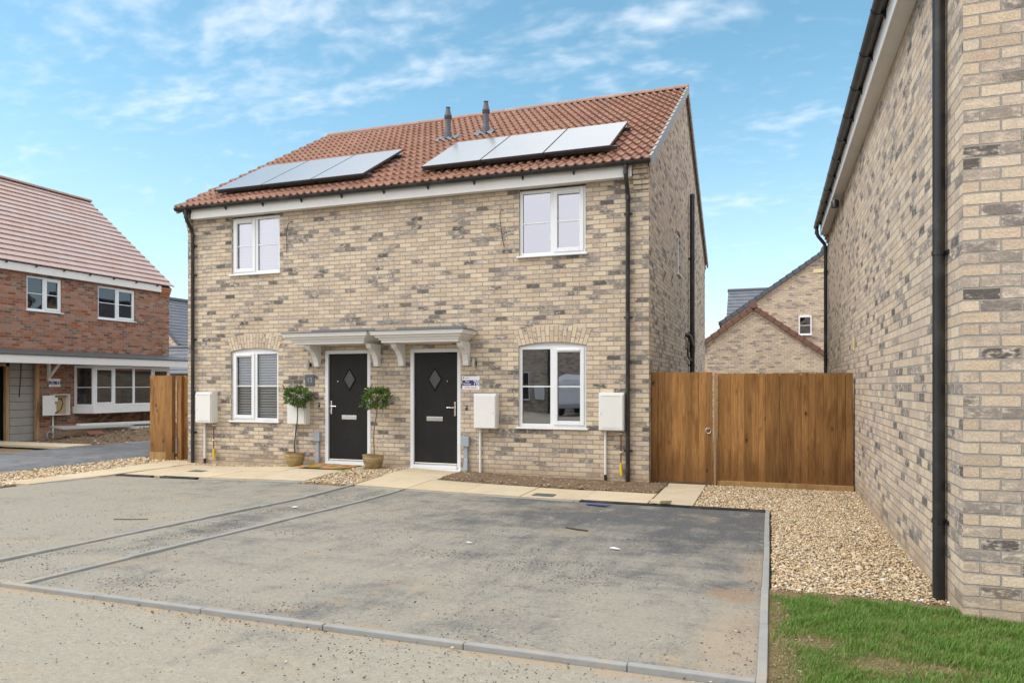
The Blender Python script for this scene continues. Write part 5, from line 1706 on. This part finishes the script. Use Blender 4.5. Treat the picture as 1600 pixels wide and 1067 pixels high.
roof_sheet(t, (0.95, YNE + 0.06, 5.0), (0, -1, 0), (c4, 0, s4), YNE - YN + 0.12, nr, 0.34, 'pantile', 0.0205, 0.15, res=4)
roof_sheet(t, (2 * XM - 0.95, YN - 0.06, 5.0), (0, 1, 0), (-c4, 0, s4), YNE - YN + 0.12, nr, 0.34, 'pantile', 0.0205, 0.15, res=4)
box_part('fascia', 'white_paint', t, 0.985, 1.006, YN + 0.2, YNE - 0.2, 4.775, 5.0, 0.004)
box_part('soffit', 'white_paint', t, 1.007, XN - 0.003, YN + 0.2, YNE - 0.2, 4.782, 4.794)
gutter(t, (0.918, YN - 0.05, 5.02), (0.918, YNE + 0.05, 5.02), side=(1, 0, 0), clips=0.92)
downpipe(t, (0.918, 5.74, 4.965), (XN - 0.05, 5.74), 0.035, r=0.040, clips=(4.62, 2.48, 0.62), out=(-1, 0, 0), along=(0, 1, 0))
downpipe(t, (0.918, 16.98, 4.965), (XN - 0.05, 16.98), -0.02, r=0.036, clips=(4.0, 2.1), out=(-1, 0, 0), along=(0, 1, 0))
m = MB()
for k in range(4):
    z = 4.63 + k * 0.075; d = 0.03 * (k + 1)
    m.box(XN - d, XN - 0.001, YNE - 0.21, YNE + 0.004, z + 0.005, z + 0.07)
m.build('corbel', 'voussoir', t, bevel=0.004)
def wall_vent(label, y, z):
    v = thing('wall_vent', label, 'vent', (XN, y, z), 0, None)
    MB().box(-0.018, 0, -0.075, 0.075, 0, 0.19).build('plate', 'cream', v, bevel=0.004, local=True)
    m = MB()
    for k in range(5):
        m.box(-0.026, -0.0182, -0.06, 0.06, 0.02 + k * 0.034, 0.038 + k * 0.034)
    m.build('louvre', 'cream', v, local=True)
wall_vent('cream wall vent on the near house wall, the one closer to the camera', 11.75, 2.06)
wall_vent('cream wall vent on the near house wall, the one closer to the far downpipe', 14.65, 2.06)
v = thing('flood_light', 'small dark lamp fixed under the eaves of the near house wall', 'wall light', (XN, 13.6, 4.62))
MB().tube([(0, 0, 0.06), (-0.09, 0, 0.06)], 0.022, 10).build('arm', 'steel', v, smooth=True, local=True)
MB().lathe([(0.03, 0), (0.062, -0.01), (0.066, 0.09), (0.045, 0.12), (0.02, 0.125)], (-0.12, 0, 0.0), 14).build('lamp_head', 'alu', v, smooth=True, local=True)

# ------------------------------------------------------------------ red brick house on the left
XL = -19.85
LY0, LY1 = 9.0, 19.73
LH = thing('brick_house', 'unfinished red brick house with dusty pink tiled roof and white bay window', 'house', (XL, 14.4, 0))
LM = mapper('y', XL, 1)
W1, W2 = (14.595, 15.673), (16.897, 18.298)
BAY = (16.06, 19.52)
m = MB()
wall(m, 'y', XL, LY0, LY1, -0.3, 4.86, [(*W1, 3.67, 4.66), (*W2, 3.62, 4.66), (13.35, 14.93, -0.05, 2.20), (BAY[0] + 0.2, BAY[1] - 0.2, 0.75, 2.1)], 0.12, 1)
m.build('front_wall', 'brick_red', LH)
m = MB()
LRX, LRZ = -23.67, 8.30
wall(m, 'x', LY1, 2 * LRX - XL, XL, -0.3, 4.86, [], 0.1, 1)
m.poly([(XL, LY1, 4.86), (2 * LRX - XL, LY1, 4.86), (LRX, LY1, LRZ - 0.1)])
wall(m, 'x', LY0, 2 * LRX - XL, XL, -0.3, 4.86, [], 0.1, -1)
m.poly([(2 * LRX - XL, LY0, 4.86), (XL, LY0, 4.86), (LRX, LY0, LRZ - 0.1)])
wall(m, 'y', 2 * LRX - XL, LY0, LY1, -0.3, 4.86, [], 0.1, -1)
m.build('gable_wall', 'brick_red', LH)
window(LH, LM, *W1, 3.675, 4.655, 1, glass='glass_low')
window(LH, LM, *W2, 3.625, 4.655, 1, glass='glass_low')
for a in (W1, W2):
    room(LH, LM, *a, 3.7, 4.6, 2.0)
room(LH, LM, 16.4, 19.2, 0.8, 2.1, 2.2)
ang = math.atan2(LRZ - 4.97, (XL + 0.17) - LRX)
ca_, sa_ = math.cos(ang), math.sin(ang)
LRN = 18
LG = math.hypot(LRZ - 4.95, XL + 0.17 - LRX) / LRN
roof_sheet(LH, (XL + 0.17, LY0 - 0.06, 4.95), (0, 1, 0), (-ca_, 0, sa_), LY1 - LY0 + 0.12, LRN, LG, 'flat_tile', lift=0.045, thick=0.022)
roof_sheet(LH, (2 * LRX - XL - 0.17, LY1 + 0.06, 4.95), (0, -1, 0), (ca_, 0, sa_), LY1 - LY0 + 0.12, LRN, LG, 'flat_tile', lift=0.045, thick=0.022)
m = MB()
y = LY0 - 0.07
while y < LY1:
    e = min(y + 0.45, LY1 + 0.08)
    a = [(LRX + math.cos(PI * k / 8) * 0.13, y + 0.004, LRZ - 0.03 + math.sin(PI * k / 8) * 0.10) for k in range(9)]
    b_ = [(q[0], e - 0.004, q[2]) for q in a]
    for k in range(8):
        m.quad(a[k], a[k + 1], b_[k + 1], b_[k])
    m.poly(a[::-1]); m.poly(b_)
    y = e
m.build('ridge', 'ridge', LH, smooth=True)
box_part('fascia', 'white_paint', LH, XL + 0.10, XL + 0.12, LY0, LY1 - 0.45, 4.72, 4.945, 0.004)
box_part('soffit', 'white_paint', LH, XL + 0.003, XL + 0.099, LY0, LY1 - 0.45, 4.722, 4.735)
m = MB()
for k in range(4):
    m.box(XL + 0.001, XL + 0.03 * (k + 1), LY1 - 0.45, LY1 + 0.004, 4.60 + k * 0.075, 4.67 + k * 0.075)
m.build('corbel', loose_brick('loose_red_brick', REDP), LH)
MB().prism([(XL + 0.12, LY0 + 0.02, 4.90), (LRX, LY0 + 0.02, LRZ - 0.07), (2 * LRX - XL - 0.12, LY0 + 0.02, 4.90)], (0, LY1 - LY0 - 0.04, 0)).build('roof_underlay', 'dark_sheet', LH)
m = MB()
for k in range(12):
    y = LY0 + 0.6 + k * 0.86
    m.box(XL + 0.121, XL + 0.19, y, y + 0.03, 4.895, 4.93)
m.build('gutter_bracket', 'black_upvc', LH)
MB().tube([(XL + 0.002, 14.06, 4.48), (XL + 0.012, 14.06, 4.48)], 0.06, 16).build('flue_hole', 'tile_edge', LH)
# long porch roof over door and bay
cz0, cz1 = 2.14, 2.36
box_part('porch_fascia', 'white_paint', LH, XL + 0.82, XL + 0.85, 11.0, 19.90, cz0, cz1, 0.004)
box_part('porch_soffit', 'white_paint', LH, XL + 0.003, XL + 0.819, 11.0, 19.88, cz0 + 0.02, cz0 + 0.04)
m = MB().hexa([(XL + 0.002, 11.0, cz1 + 0.002), (XL + 0.88, 11.0, cz1 + 0.002), (XL + 0.88, 19.93, cz1 + 0.002), (XL + 0.002, 19.93, cz1 + 0.002), (XL + 0.002, 11.0, cz1 + 0.20), (XL + 0.88, 11.0, cz1 + 0.03), (XL + 0.88, 19.93, cz1 + 0.03), (XL + 0.002, 19.93, cz1 + 0.20)])
m.build('porch_roof', 'lead', LH)
for y in (13.20, 15.20):
    m = MB().box(XL + 0.002, XL + 0.07, y, y + 0.07, 1.66, cz0 + 0.018)
    m.prism([(XL + 0.07, y + 0.01, 1.74), (XL + 0.07, y + 0.01, 1.82), (XL + 0.42, y + 0.01, cz0 + 0.018), (XL + 0.50, y + 0.01, cz0 + 0.018)], (0, 0.05, 0))
    m.build('gallows_bracket', 'white_paint', LH)
# bay window: three sides
BX = XL + 0.55
b0, b1 = BAY
bz0, bz1 = 0.72, 2.135
fr = MB()
def bar_between(mb, p, q, wdt=0.055, dep=0.07):
    pass
segs = [((XL + 0.02, b0), (BX, b0 + 0.22)), ((BX, b0 + 0.22), (BX, b1 - 0.30)), ((BX, b1 - 0.30), (XL + 0.02, b1))]
bayw = None
glz = MB(); bars = MB()
for (p, q), lights in zip(segs, (1, 4, 1)):
    P_, Q_ = Vector((p[0], p[1], 0)), Vector((q[0], q[1], 0))
    u = (Q_ - P_); L = u.length; u.normalize()
    nrm = Vector((u.y, -u.x, 0))
    def hx(mb, s0, s1, c0, c1, d0, d1):
        pts = []
        for z in (c0, c1):
            for (s_, d) in ((s0, d0), (s1, d0), (s1, d1), (s0, d1)):
                v_ = P_ + u * s_ + nrm * d
                pts.append((v_.x, v_.y, z))
        mb.hexa(pts)
    z0, z1 = 0.90, bz1
    hx(fr, 0, 0.06, z0, z1, -0.06, 0.0); hx(fr, L - 0.06, L, z0, z1, -0.06, 0.0)
    hx(fr, 0.06, L - 0.06, z0, z0 + 0.06, -0.06, 0.0); hx(fr, 0.06, L - 0.06, z1 - 0.08, z1, -0.06, 0.0)
    for k in range(1, lights):
        hx(fr, L * k / lights - 0.035, L * k / lights + 0.035, z0 + 0.06, z1 - 0.08, -0.06, 0.0)
    hx(bars, 0.06, L - 0.06, 1.46, 1.48, -0.045, -0.026)
    if lights == 4:
        for k in (0, 3):
            s0, s1 = L * k / 4 + (0.06 if k == 0 else 0.035), L * (k + 1) / 4 - (0.06 if k == 3 else 0.035)
            for (a, b_, c, d) in ((s0, s0 + 0.05, z0 + 0.06, z1 - 0.08), (s1 - 0.05, s1, z0 + 0.06, z1 - 0.08), (s0 + 0.05, s1 - 0.05, z0 + 0.06, z0 + 0.11), (s0 + 0.05, s1 - 0.05, z1 - 0.13, z1 - 0.08)):
                hx(fr, a, b_, c, d, -0.05, 0.012)
    a, b_ = P_ + u * 0.06 + nrm * -0.04, Q_ - u * 0.06 + nrm * -0.04
    glz.quad((a.x, a.y, z0 + 0.06), (b_.x, b_.y, z0 + 0.06), (b_.x, b_.y, z1 - 0.08), (a.x, a.y, z1 - 0.08))
bayw = fr.build('bay_window', 'upvc', LH, bevel=0.006)
bars.build('glazing_bar', 'upvc', bayw)
glz.build('pane', 'glass_low', bayw)
ap = MB()
ap.prism([(XL + 0.01, b0 - 0.05, 0.68), (BX + 0.05, b0 + 0.18, 0.68), (BX + 0.05, b1 - 0.26, 0.68), (XL + 0.01, b1 + 0.05, 0.68)], (0, 0, 0.215))
ap.build('bay_apron', 'white_paint', bayw, bevel=0.006)
for y in (16.9, 17.75, 18.6):
    MB().box(XL + 0.003, XL + 0.06, y, y + 0.09, 0.28, 0.675).prism([(XL + 0.06, y + 0.01, 0.34), (XL + 0.06, y + 0.01, 0.46), (XL + 0.36, y + 0.01, 0.675), (XL + 0.48, y + 0.01, 0.675)], (0, 0.07, 0)).build('bay_strut', 'timber', LH)
# bare blockwork porch recess
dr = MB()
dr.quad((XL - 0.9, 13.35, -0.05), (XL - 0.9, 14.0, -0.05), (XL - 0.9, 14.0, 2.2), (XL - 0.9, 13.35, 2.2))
dr.build('hall', 'dark_sheet', LH)  # near-black sheet, the darkness of the unlit hall put into its colour
m = MB()
for k in range(10):
    z = -0.05 + k * 0.225
    m.box(XL - 0.25, XL - 0.13, 14.20, 14.93, z, z + 0.215)
m.build('block_wall', 'block', LH, bevel=0.005)
MB().quad((XL - 1.2, 13.0, -0.02), (XL, 13.0, -0.02), (XL, 15, -0.02), (XL - 1.2, 15, -0.02))
m = MB().box(XL - 0.20, XL - 0.10, 14.08, 14.17, -0.05, 2.15).box(XL - 0.06, XL + 0.02, 14.86, 14.96, -0.05, 2.15).box(XL - 0.20, XL - 0.10, 13.36, 14.17, 2.06, 2.15)
m.build('door_lining', 'timber', LH)
MB().box(XL - 0.22, XL - 0.18, 13.36, 13.62, -0.02, 2.05).build('door', 'timber', LH, label='bare grey door leaf standing open in the recess')
box_part('door_step', 'concrete', LH, XL - 1.2, XL + 0.35, 13.2, 15.1, -0.2, -0.03)
box_part('recess_shade', 'dark_sheet', LH, XL - 1.3, XL - 1.25, 13.0, 15.3, -0.2, 2.3)  # dark colour stands in for the shade deep in the recess
MB().tube([(XL - 0.11, 14.52, 2.18), (XL - 0.10, 14.50, 1.8), (XL - 0.11, 14.46, 1.2)], 0.012, 6).build('cable', 'black', LH)

plot_sign('small white and navy plot sign reading 73 on the red brick wall', 0, 0.36, 0, 0.235, '73', (XL + 0.002, 15.26, 1.49), R(90))

t = thing('meter_box', 'open white meter box on the red brick wall with its door swung left', 'meter box', (XL, 15.25, 0.66))
mm = lambda m: m
m = MB()
y0, y1, z0, z1 = 15.30, 15.80, 0.66, 1.27
m.box(XL, XL + 0.18, y0, y0 + 0.02, z0, z1).box(XL, XL + 0.18, y1 - 0.02, y1, z0, z1).box(XL, XL + 0.18, y0 + 0.02, y1 - 0.02, z0, z0 + 0.02).box(XL, XL + 0.18, y0 + 0.02, y1 - 0.02, z1 - 0.02, z1)
m.build('case', 'meter_white', t, bevel=0.004)
MB().box(XL + 0.002, XL + 0.03, y0 + 0.02, y1 - 0.02, z0 + 0.02, z1 - 0.02).build('back_board', 'osb', t)
MB().box(XL + 0.175, XL + 0.20, 14.93, y0 - 0.004, z0, z1 - 0.03).build('door', 'meter_white', t, bevel=0.006)
MB().box(XL + 0.031, XL + 0.10, y0 + 0.04, y0 + 0.17, 1.06, 1.18).box(XL + 0.031, XL + 0.09, y0 + 0.05, y0 + 0.13, 0.76, 0.98).build('meter', 'sign_white', t, bevel=0.006)
MB().tube([(XL + 0.06, y0 + 0.18, 1.12), (XL + 0.06, y0 + 0.32, 1.15), (XL + 0.06, y0 + 0.36, 1.0), (XL + 0.06, y0 + 0.30, 0.82), (XL + 0.06, y0 + 0.14, 0.72)], 0.012, 6).build('cable', 'black', t)
MB().tube([(XL + 0.04, 15.36, 0.66), (XL + 0.04, 15.36, -0.05)], 0.022, 10).build('duct', 'meter_white', t)
MB().tube([(XL + 0.10 , 15.22 + 0.09 * math.cos(a), 0.08 + 0.11 * math.sin(a)) for a in [2 * PI * k / 16 for k in range(17)]], 0.018, 8, False).build('pipe_loop', 'grey_upvc', t, smooth=True)

# spoil, planks and sheet in front of it
m = MB()
def mound(x, y):
    v = 0.0
    for (cx, cy, rx, ry, h) in ((-17.7, 17.2, 0.7, 1.3, 0.30), (-18.4, 15.6, 0.8, 1.0, 0.13), (-18.0, 19.5, 0.9, 1.6, 0.16), (-17.4, 18.3, 0.5, 0.9, 0.15)):
        v += h * math.exp(-((x - cx) / rx) ** 2 - ((y - cy) / ry) ** 2)
    return v * (1 + 0.10 * math.sin(x * 9 + y * 4) * math.sin(y * 7))
patch(m, rect(-19.84, -16.2, 13.6, 24.0), 46, 110, -0.03, 0.1, 0.010, mound)
m.build('spoil_heap', 'soil', kind='structure', smooth=True)
n = 1500
p = in_quad(rect(-19.6, -16.3, 13.8, 21.0), n)
z = np.array([mound(a, b_) for a, b_ in p]) + 0.0
V, F = stones(np.column_stack([p, z]), rng.lognormal(math.log(0.017), 0.5, n))
mesh_np('rubble', V, F, 'clod', 'stuff')
def plank(label, a, b_, w, th, mat='white_paint'):
    A, B = Vector(a), Vector(b_)
    u = (B - A).normalized(); s_ = Vector((-u.y, u.x, 0)).normalized() * w / 2
    up = Vector((0, 0, th))
    o = MB().hexa([tuple(q) for q in (A - s_, B - s_, B + s_, A + s_, A - s_ + up, B - s_ + up, B + s_ + up, A + s_ + up)]).build('plank', mat, None, bevel=0.003)
    return tag(o, label, 'plank', 'white boards lying on the spoil heap')
plank('long white board lying on the heap under the bay, upper of the two', (-19.0, 15.5, 0.33), (-19.0, 21.6, 0.24), 0.14, 0.085)
plank('white board lying on the heap under the bay, lower of the two', (-18.75, 16.3, 0.20), (-18.7, 21.0, 0.13), 0.14, 0.06)
tag(MB().hexa([(-19.2, 14.75, 0.36), (-18.5, 14.65, 0.30), (-18.3, 16.9, 0.27), (-19.1, 17.2, 0.31), (-19.2, 14.75, 0.385), (-18.5, 14.65, 0.325), (-18.3, 16.9, 0.295), (-19.1, 17.2, 0.335)]).build('board_sheet', 'block'), 'grey board sheet lying under the open meter box', 'board')
tag(MB().hexa([(-18.1, 15.15, 0.12), (-17.95, 15.50, 0.13), (-18.30, 15.68, 0.20), (-18.45, 15.30, 0.19), (-18.1, 15.15, 0.15), (-17.95, 15.50, 0.16), (-18.30, 15.68, 0.23), (-18.45, 15.30, 0.22)]).build('clay_tile', 'tile_edge'), 'loose red clay tile on the spoil heap', 'roof tile')

# ------------------------------------------------------------------ houses behind
def gable_house(name, label, cx, y, half, eave, apex, depth, wallm, roofm, edgem, verge_w=0.22, ov=0.10):
    t = thing(name, label, 'house' if name != 'brick_garage' else 'garage', (cx, y, 0))
    m = MB()
    wall(m, 'x', y, cx - half, cx + half, -0.3, eave, [], 0.1, -1)
    m.poly([(cx - half, y, eave), (cx + half, y, eave), (cx, y, apex)])
    wall(m, 'y', cx - half, y, y + depth, -0.3, eave, [], 0.1, -1)
    wall(m, 'y', cx + half, y, y + depth, -0.3, eave, [], 0.1, 1)
    wall(m, 'x', y + depth, cx - half, cx + half, -0.3, eave, [], 0.1, 1)
    m.poly([(cx + half, y + depth, eave), (cx - half, y + depth, eave), (cx, y + depth, apex)])
    m.build('wall', wallm, t)
    sl = math.atan2(apex - eave, half)
    c_, s_ = math.cos(sl), math.sin(sl)
    L = half / c_ + 0.12
    rows = int(L / 0.30)
    gg = L / rows
    e0 = (cx - half - 0.12 * c_, eave - 0.12 * s_ + 0.06)
    roof_sheet(t, (e0[0], y + depth, e0[1]), (0, -1, 0), (c_, 0, s_), depth + ov, rows, gg, roofm)
    roof_sheet(t, (2 * cx - e0[0], y - ov, e0[1]), (0, 1, 0), (-c_, 0, s_), depth + ov, rows, gg, roofm)
    for sg in (1, -1):
        m = MB()
        for r_ in range(rows):
            P = []
            for yy in (y - ov - 0.02, y - 0.003):
                for (q, h_) in ((r_ * gg, -0.12), ((r_ + 1) * gg + 0.02, -0.13), ((r_ + 1) * gg + 0.02, 0.035), (r_ * gg, 0.065)):
                    px_, pz_ = e0[0] + c_ * q - s_ * h_, e0[1] + s_ * q + c_ * h_
                    P.append((px_ if sg > 0 else 2 * cx - px_, yy, pz_))
            m.hexa(P)
        m.build('verge', edgem, t)
    MB().tube([(cx, y - ov - 0.05, apex + 0.10), (cx, y + depth, apex + 0.10)], 0.14, 14).build('ridge', edgem, t, smooth=True)
    # projecting brick course under the verge
    for sg in (1, -1):
        a, b_ = (cx - half, eave - 0.10), (cx, apex - 0.10)
        m = MB()
        n = int(math.hypot(half, apex - eave) / 0.225)
        for k in range(n):
            P = []
            for yy in (y - 0.03, y - 0.001):
                for (f, h_) in ((k / n + 0.001, -0.09), ((k + 1) / n - 0.003, -0.09), ((k + 1) / n - 0.003, 0.0), (k / n + 0.001, 0.0)):
                    xx, zz = a[0] + (b_[0] - a[0]) * f + 0.5 * s_ * -h_ * 0.0, a[1] + (b_[1] - a[1]) * f + h_
                    P.append((xx if sg > 0 else 2 * cx - xx, yy, zz))
            m.hexa(P)
        m.build('verge_course', 'voussoir', t)
    return t

gh = gable_house('brick_garage', 'low buff brick garage gable with red brown verge behind the fence', -0.66, 29.0, 3.0, 2.30, 4.48, 7.0, 'brick_far', 'pantile', 'brown_verge')
bh = gable_house('brick_house', 'buff brick house with grey slate verge rising behind the low garage gable', 2.05, 32.5, 4.1, 4.20, 7.03, 9.0, 'brick_far', 'slate_tile', 'slate_edge')
BM = mapper('x', 32.5 - 0.11, -1)
window(bh, BM, 1.05, 1.56, 3.62, 4.40, None, lights=1, arch=0.05, glass='glass')
brick_arch(bh, mapper('x', 32.5, -1), 1.05, 1.56, 4.41, 0.05, 9, 0.24)
MB().box(1.06, 1.55, 32.496, 32.55, 3.64, 4.39).build('room_shade', 'dark_sheet', bh)  # black slab behind the pane, its colour standing in for an unlit room
MB().box(1.62, 2.2, 32.47, 32.51, 6.18, 6.34).build('vent_plate', 'cream', bh)
MB().tube([(-2.10, 32.35, 4.16), (-2.10, 41, 4.16)], 0.07, 10).build('gutter', 'black_upvc', bh)
MB().tube([(-2.10, 32.36, 4.12), (-2.06, 32.38, 3.9), (-1.98, 32.42, 3.8)], 0.04, 8).build('downpipe', 'black_upvc', bh)

def ridge_x_house(name, cat, label, x0, x1, y0, half, eave, apex, wallm, roofm, edgem):
    """ridge along x, one slope facing the camera"""
    t = thing(name, label, cat, ((x0 + x1) / 2, y0, 0))
    m = MB()
    wall(m, 'x', y0, x0, x1, -0.3, eave, [], 0.1, -1)
    wall(m, 'x', y0 + 2 * half, x0, x1, -0.3, eave, [], 0.1, 1)
    wall(m, 'y', x0, y0, y0 + 2 * half, -0.3, eave, [], 0.1, -1)
    wall(m, 'y', x1, y0, y0 + 2 * half, -0.3, eave, [], 0.1, 1)
    m.poly([(x0, y0 + 2 * half, eave), (x0, y0, eave), (x0, y0 + half, apex)])
    m.poly([(x1, y0, eave), (x1, y0 + 2 * half, eave), (x1, y0 + half, apex)])
    m.build('wall', wallm, t)
    sl = math.atan2(apex - eave, half); c_, s_ = math.cos(sl), math.sin(sl)
    L = half / c_ + 0.15; rows = max(3, int(L / 0.30)); gg = L / rows
    roof_sheet(t, (x0 - 0.06, y0 - 0.15 * c_, eave - 0.15 * s_ + 0.06), (1, 0, 0), (0, c_, s_), x1 - x0 + 0.12, rows, gg, roofm)
    roof_sheet(t, (x1 + 0.06, y0 + 2 * half + 0.15 * c_, eave - 0.15 * s_ + 0.06), (-1, 0, 0), (0, -c_, s_), x1 - x0 + 0.12, rows, gg, roofm)
    MB().tube([(x0 - 0.1, y0 + half, apex + 0.06), (x1 + 0.1, y0 + half, apex + 0.06)], 0.11, 12).build('ridge', edgem, t, smooth=True)
    MB().tube([(x0 - 0.1, y0 - 0.20, eave - 0.04), (x1 + 0.1, y0 - 0.20, eave - 0.04)], 0.06, 10).build('gutter', 'black_upvc', t, smooth=True)
    return t
ridge_x_house('brick_house', 'house', 'grey slate roof peeping out left of the slate verged gable', -2.35, 3.0, 42.5, 1.9, 5.35, 7.0, 'brick_far', 'slate_tile', 'slate_edge')
gable_house('brick_house', 'house with steep dark slate roof and buff gable left of the new houses', -38.5, 36.0, 3.1, 4.10, 7.25, 12.0, 'brick_far', 'slate_tile', 'slate_edge')
ridge_x_house('outbuilding', 'outbuilding', 'low building with dark slate roof just above the left fence', -33.5, -25.0, 28.6, 1.5, 2.12, 3.45, 'brick_far', 'slate_tile', 'slate_edge')

# ------------------------------------------------------------------ across the road, seen only in the window reflections
oh = ridge_x_house('brick_house', 'house', 'brick house across the road reflected in the lower right window', -22.0, 3.0, -23.0, 5.0, 5.0, 8.2, 'brick_far', 'pantile', 'ridge')
OM = mapper('x', -13.0 + 0.10, 1)
window(oh, OM, -12.75, -11.85, 0.75, 2.25, 0)
MB().box(-12.72, -11.88, -12.998, -12.96, 0.78, 2.22).build('room_shade', 'dark_sheet', oh)  # no opening here: near-black slab paints an unlit interior behind the pane
MB().tube([(-10.85, -12.93, 0.1), (-10.85, -12.93, 5.0)], 0.06, 12).build('downpipe', 'black_upvc', oh)
MB().box(-11.5, -11.05, -13.0, -12.8, 0.85, 1.5).build('meter_box', 'meter_white', oh, bevel=0.01)
vn = thing('van', 'white van parked across the road, reflected in the lower right window', 'van', (-8.2, -8.0, g(-8, -8)))
m = MB()
secs = [(0.00, 0.36, 1.05, 0.86), (0.06, 0.34, 1.62, 0.92), (0.16, 0.33, 1.83, 0.94), (2.9, 0.33, 1.86, 0.95), (3.35, 0.33, 1.74, 0.94), (3.95, 0.33, 1.14, 0.92), (4.45, 0.34, 1.00, 0.88), (4.6, 0.40, 0.72, 0.80)]
rings = []
for d, zb, zt, w in secs:
    ring = []
    for k in range(24):
        a = 2 * PI * k / 24
        cx_, cz_ = math.cos(a), math.sin(a)
        f = (abs(cx_) ** 4.5 + abs(cz_) ** 4.5) ** (-1 / 4.5)
        px_, pz_ = cx_ * f, cz_ * f
        tw = w * (1 - 0.13 * max(0, pz_) ** 1.5)
        ring.append((px_ * tw, -d, (zb + zt) / 2 + pz_ * (zt - zb) / 2))
    rings.append(ring)
for a, b_ in zip(rings, rings[1:]):
    for k in range(24):
        m.quad(a[k], a[(k + 1) % 24], b_[(k + 1) % 24], b_[k])
m.poly(rings[0][::-1]); m.poly(rings[-1])
m.build('body', 'van_paint', vn, smooth=True, local=True, auto=60)
MB().box(-0.86, 0.86, -0.02, 0.10, 0.36, 0.56).build('bumper', 'grey_upvc', vn, bevel=0.03, local=True)
MB().box(-0.66, -0.03, 0.0, 0.025, 1.16, 1.52).box(0.03, 0.66, 0.0, 0.025, 1.16, 1.52).move(lambda x, y, z: (x, y - 0.10 * (z - 1.05), z)).build('rear_window', 'van_paint', vn, bevel=0.02, local=True)
for sg in (-1, 1):
    MB().box(sg * 0.84 - 0.05, sg * 0.84 + 0.05, -0.06, 0.02, 0.74, 1.10).build('tail_light', 'tail', vn, bevel=0.015, local=True)
    for yy in (-0.95, -3.85):
        MB().tube([(sg * 0.72, yy, 0.32), (sg * 0.93, yy, 0.32)], 0.32, 24).build('wheel', 'tyre', vn, bevel=0.02, local=True)
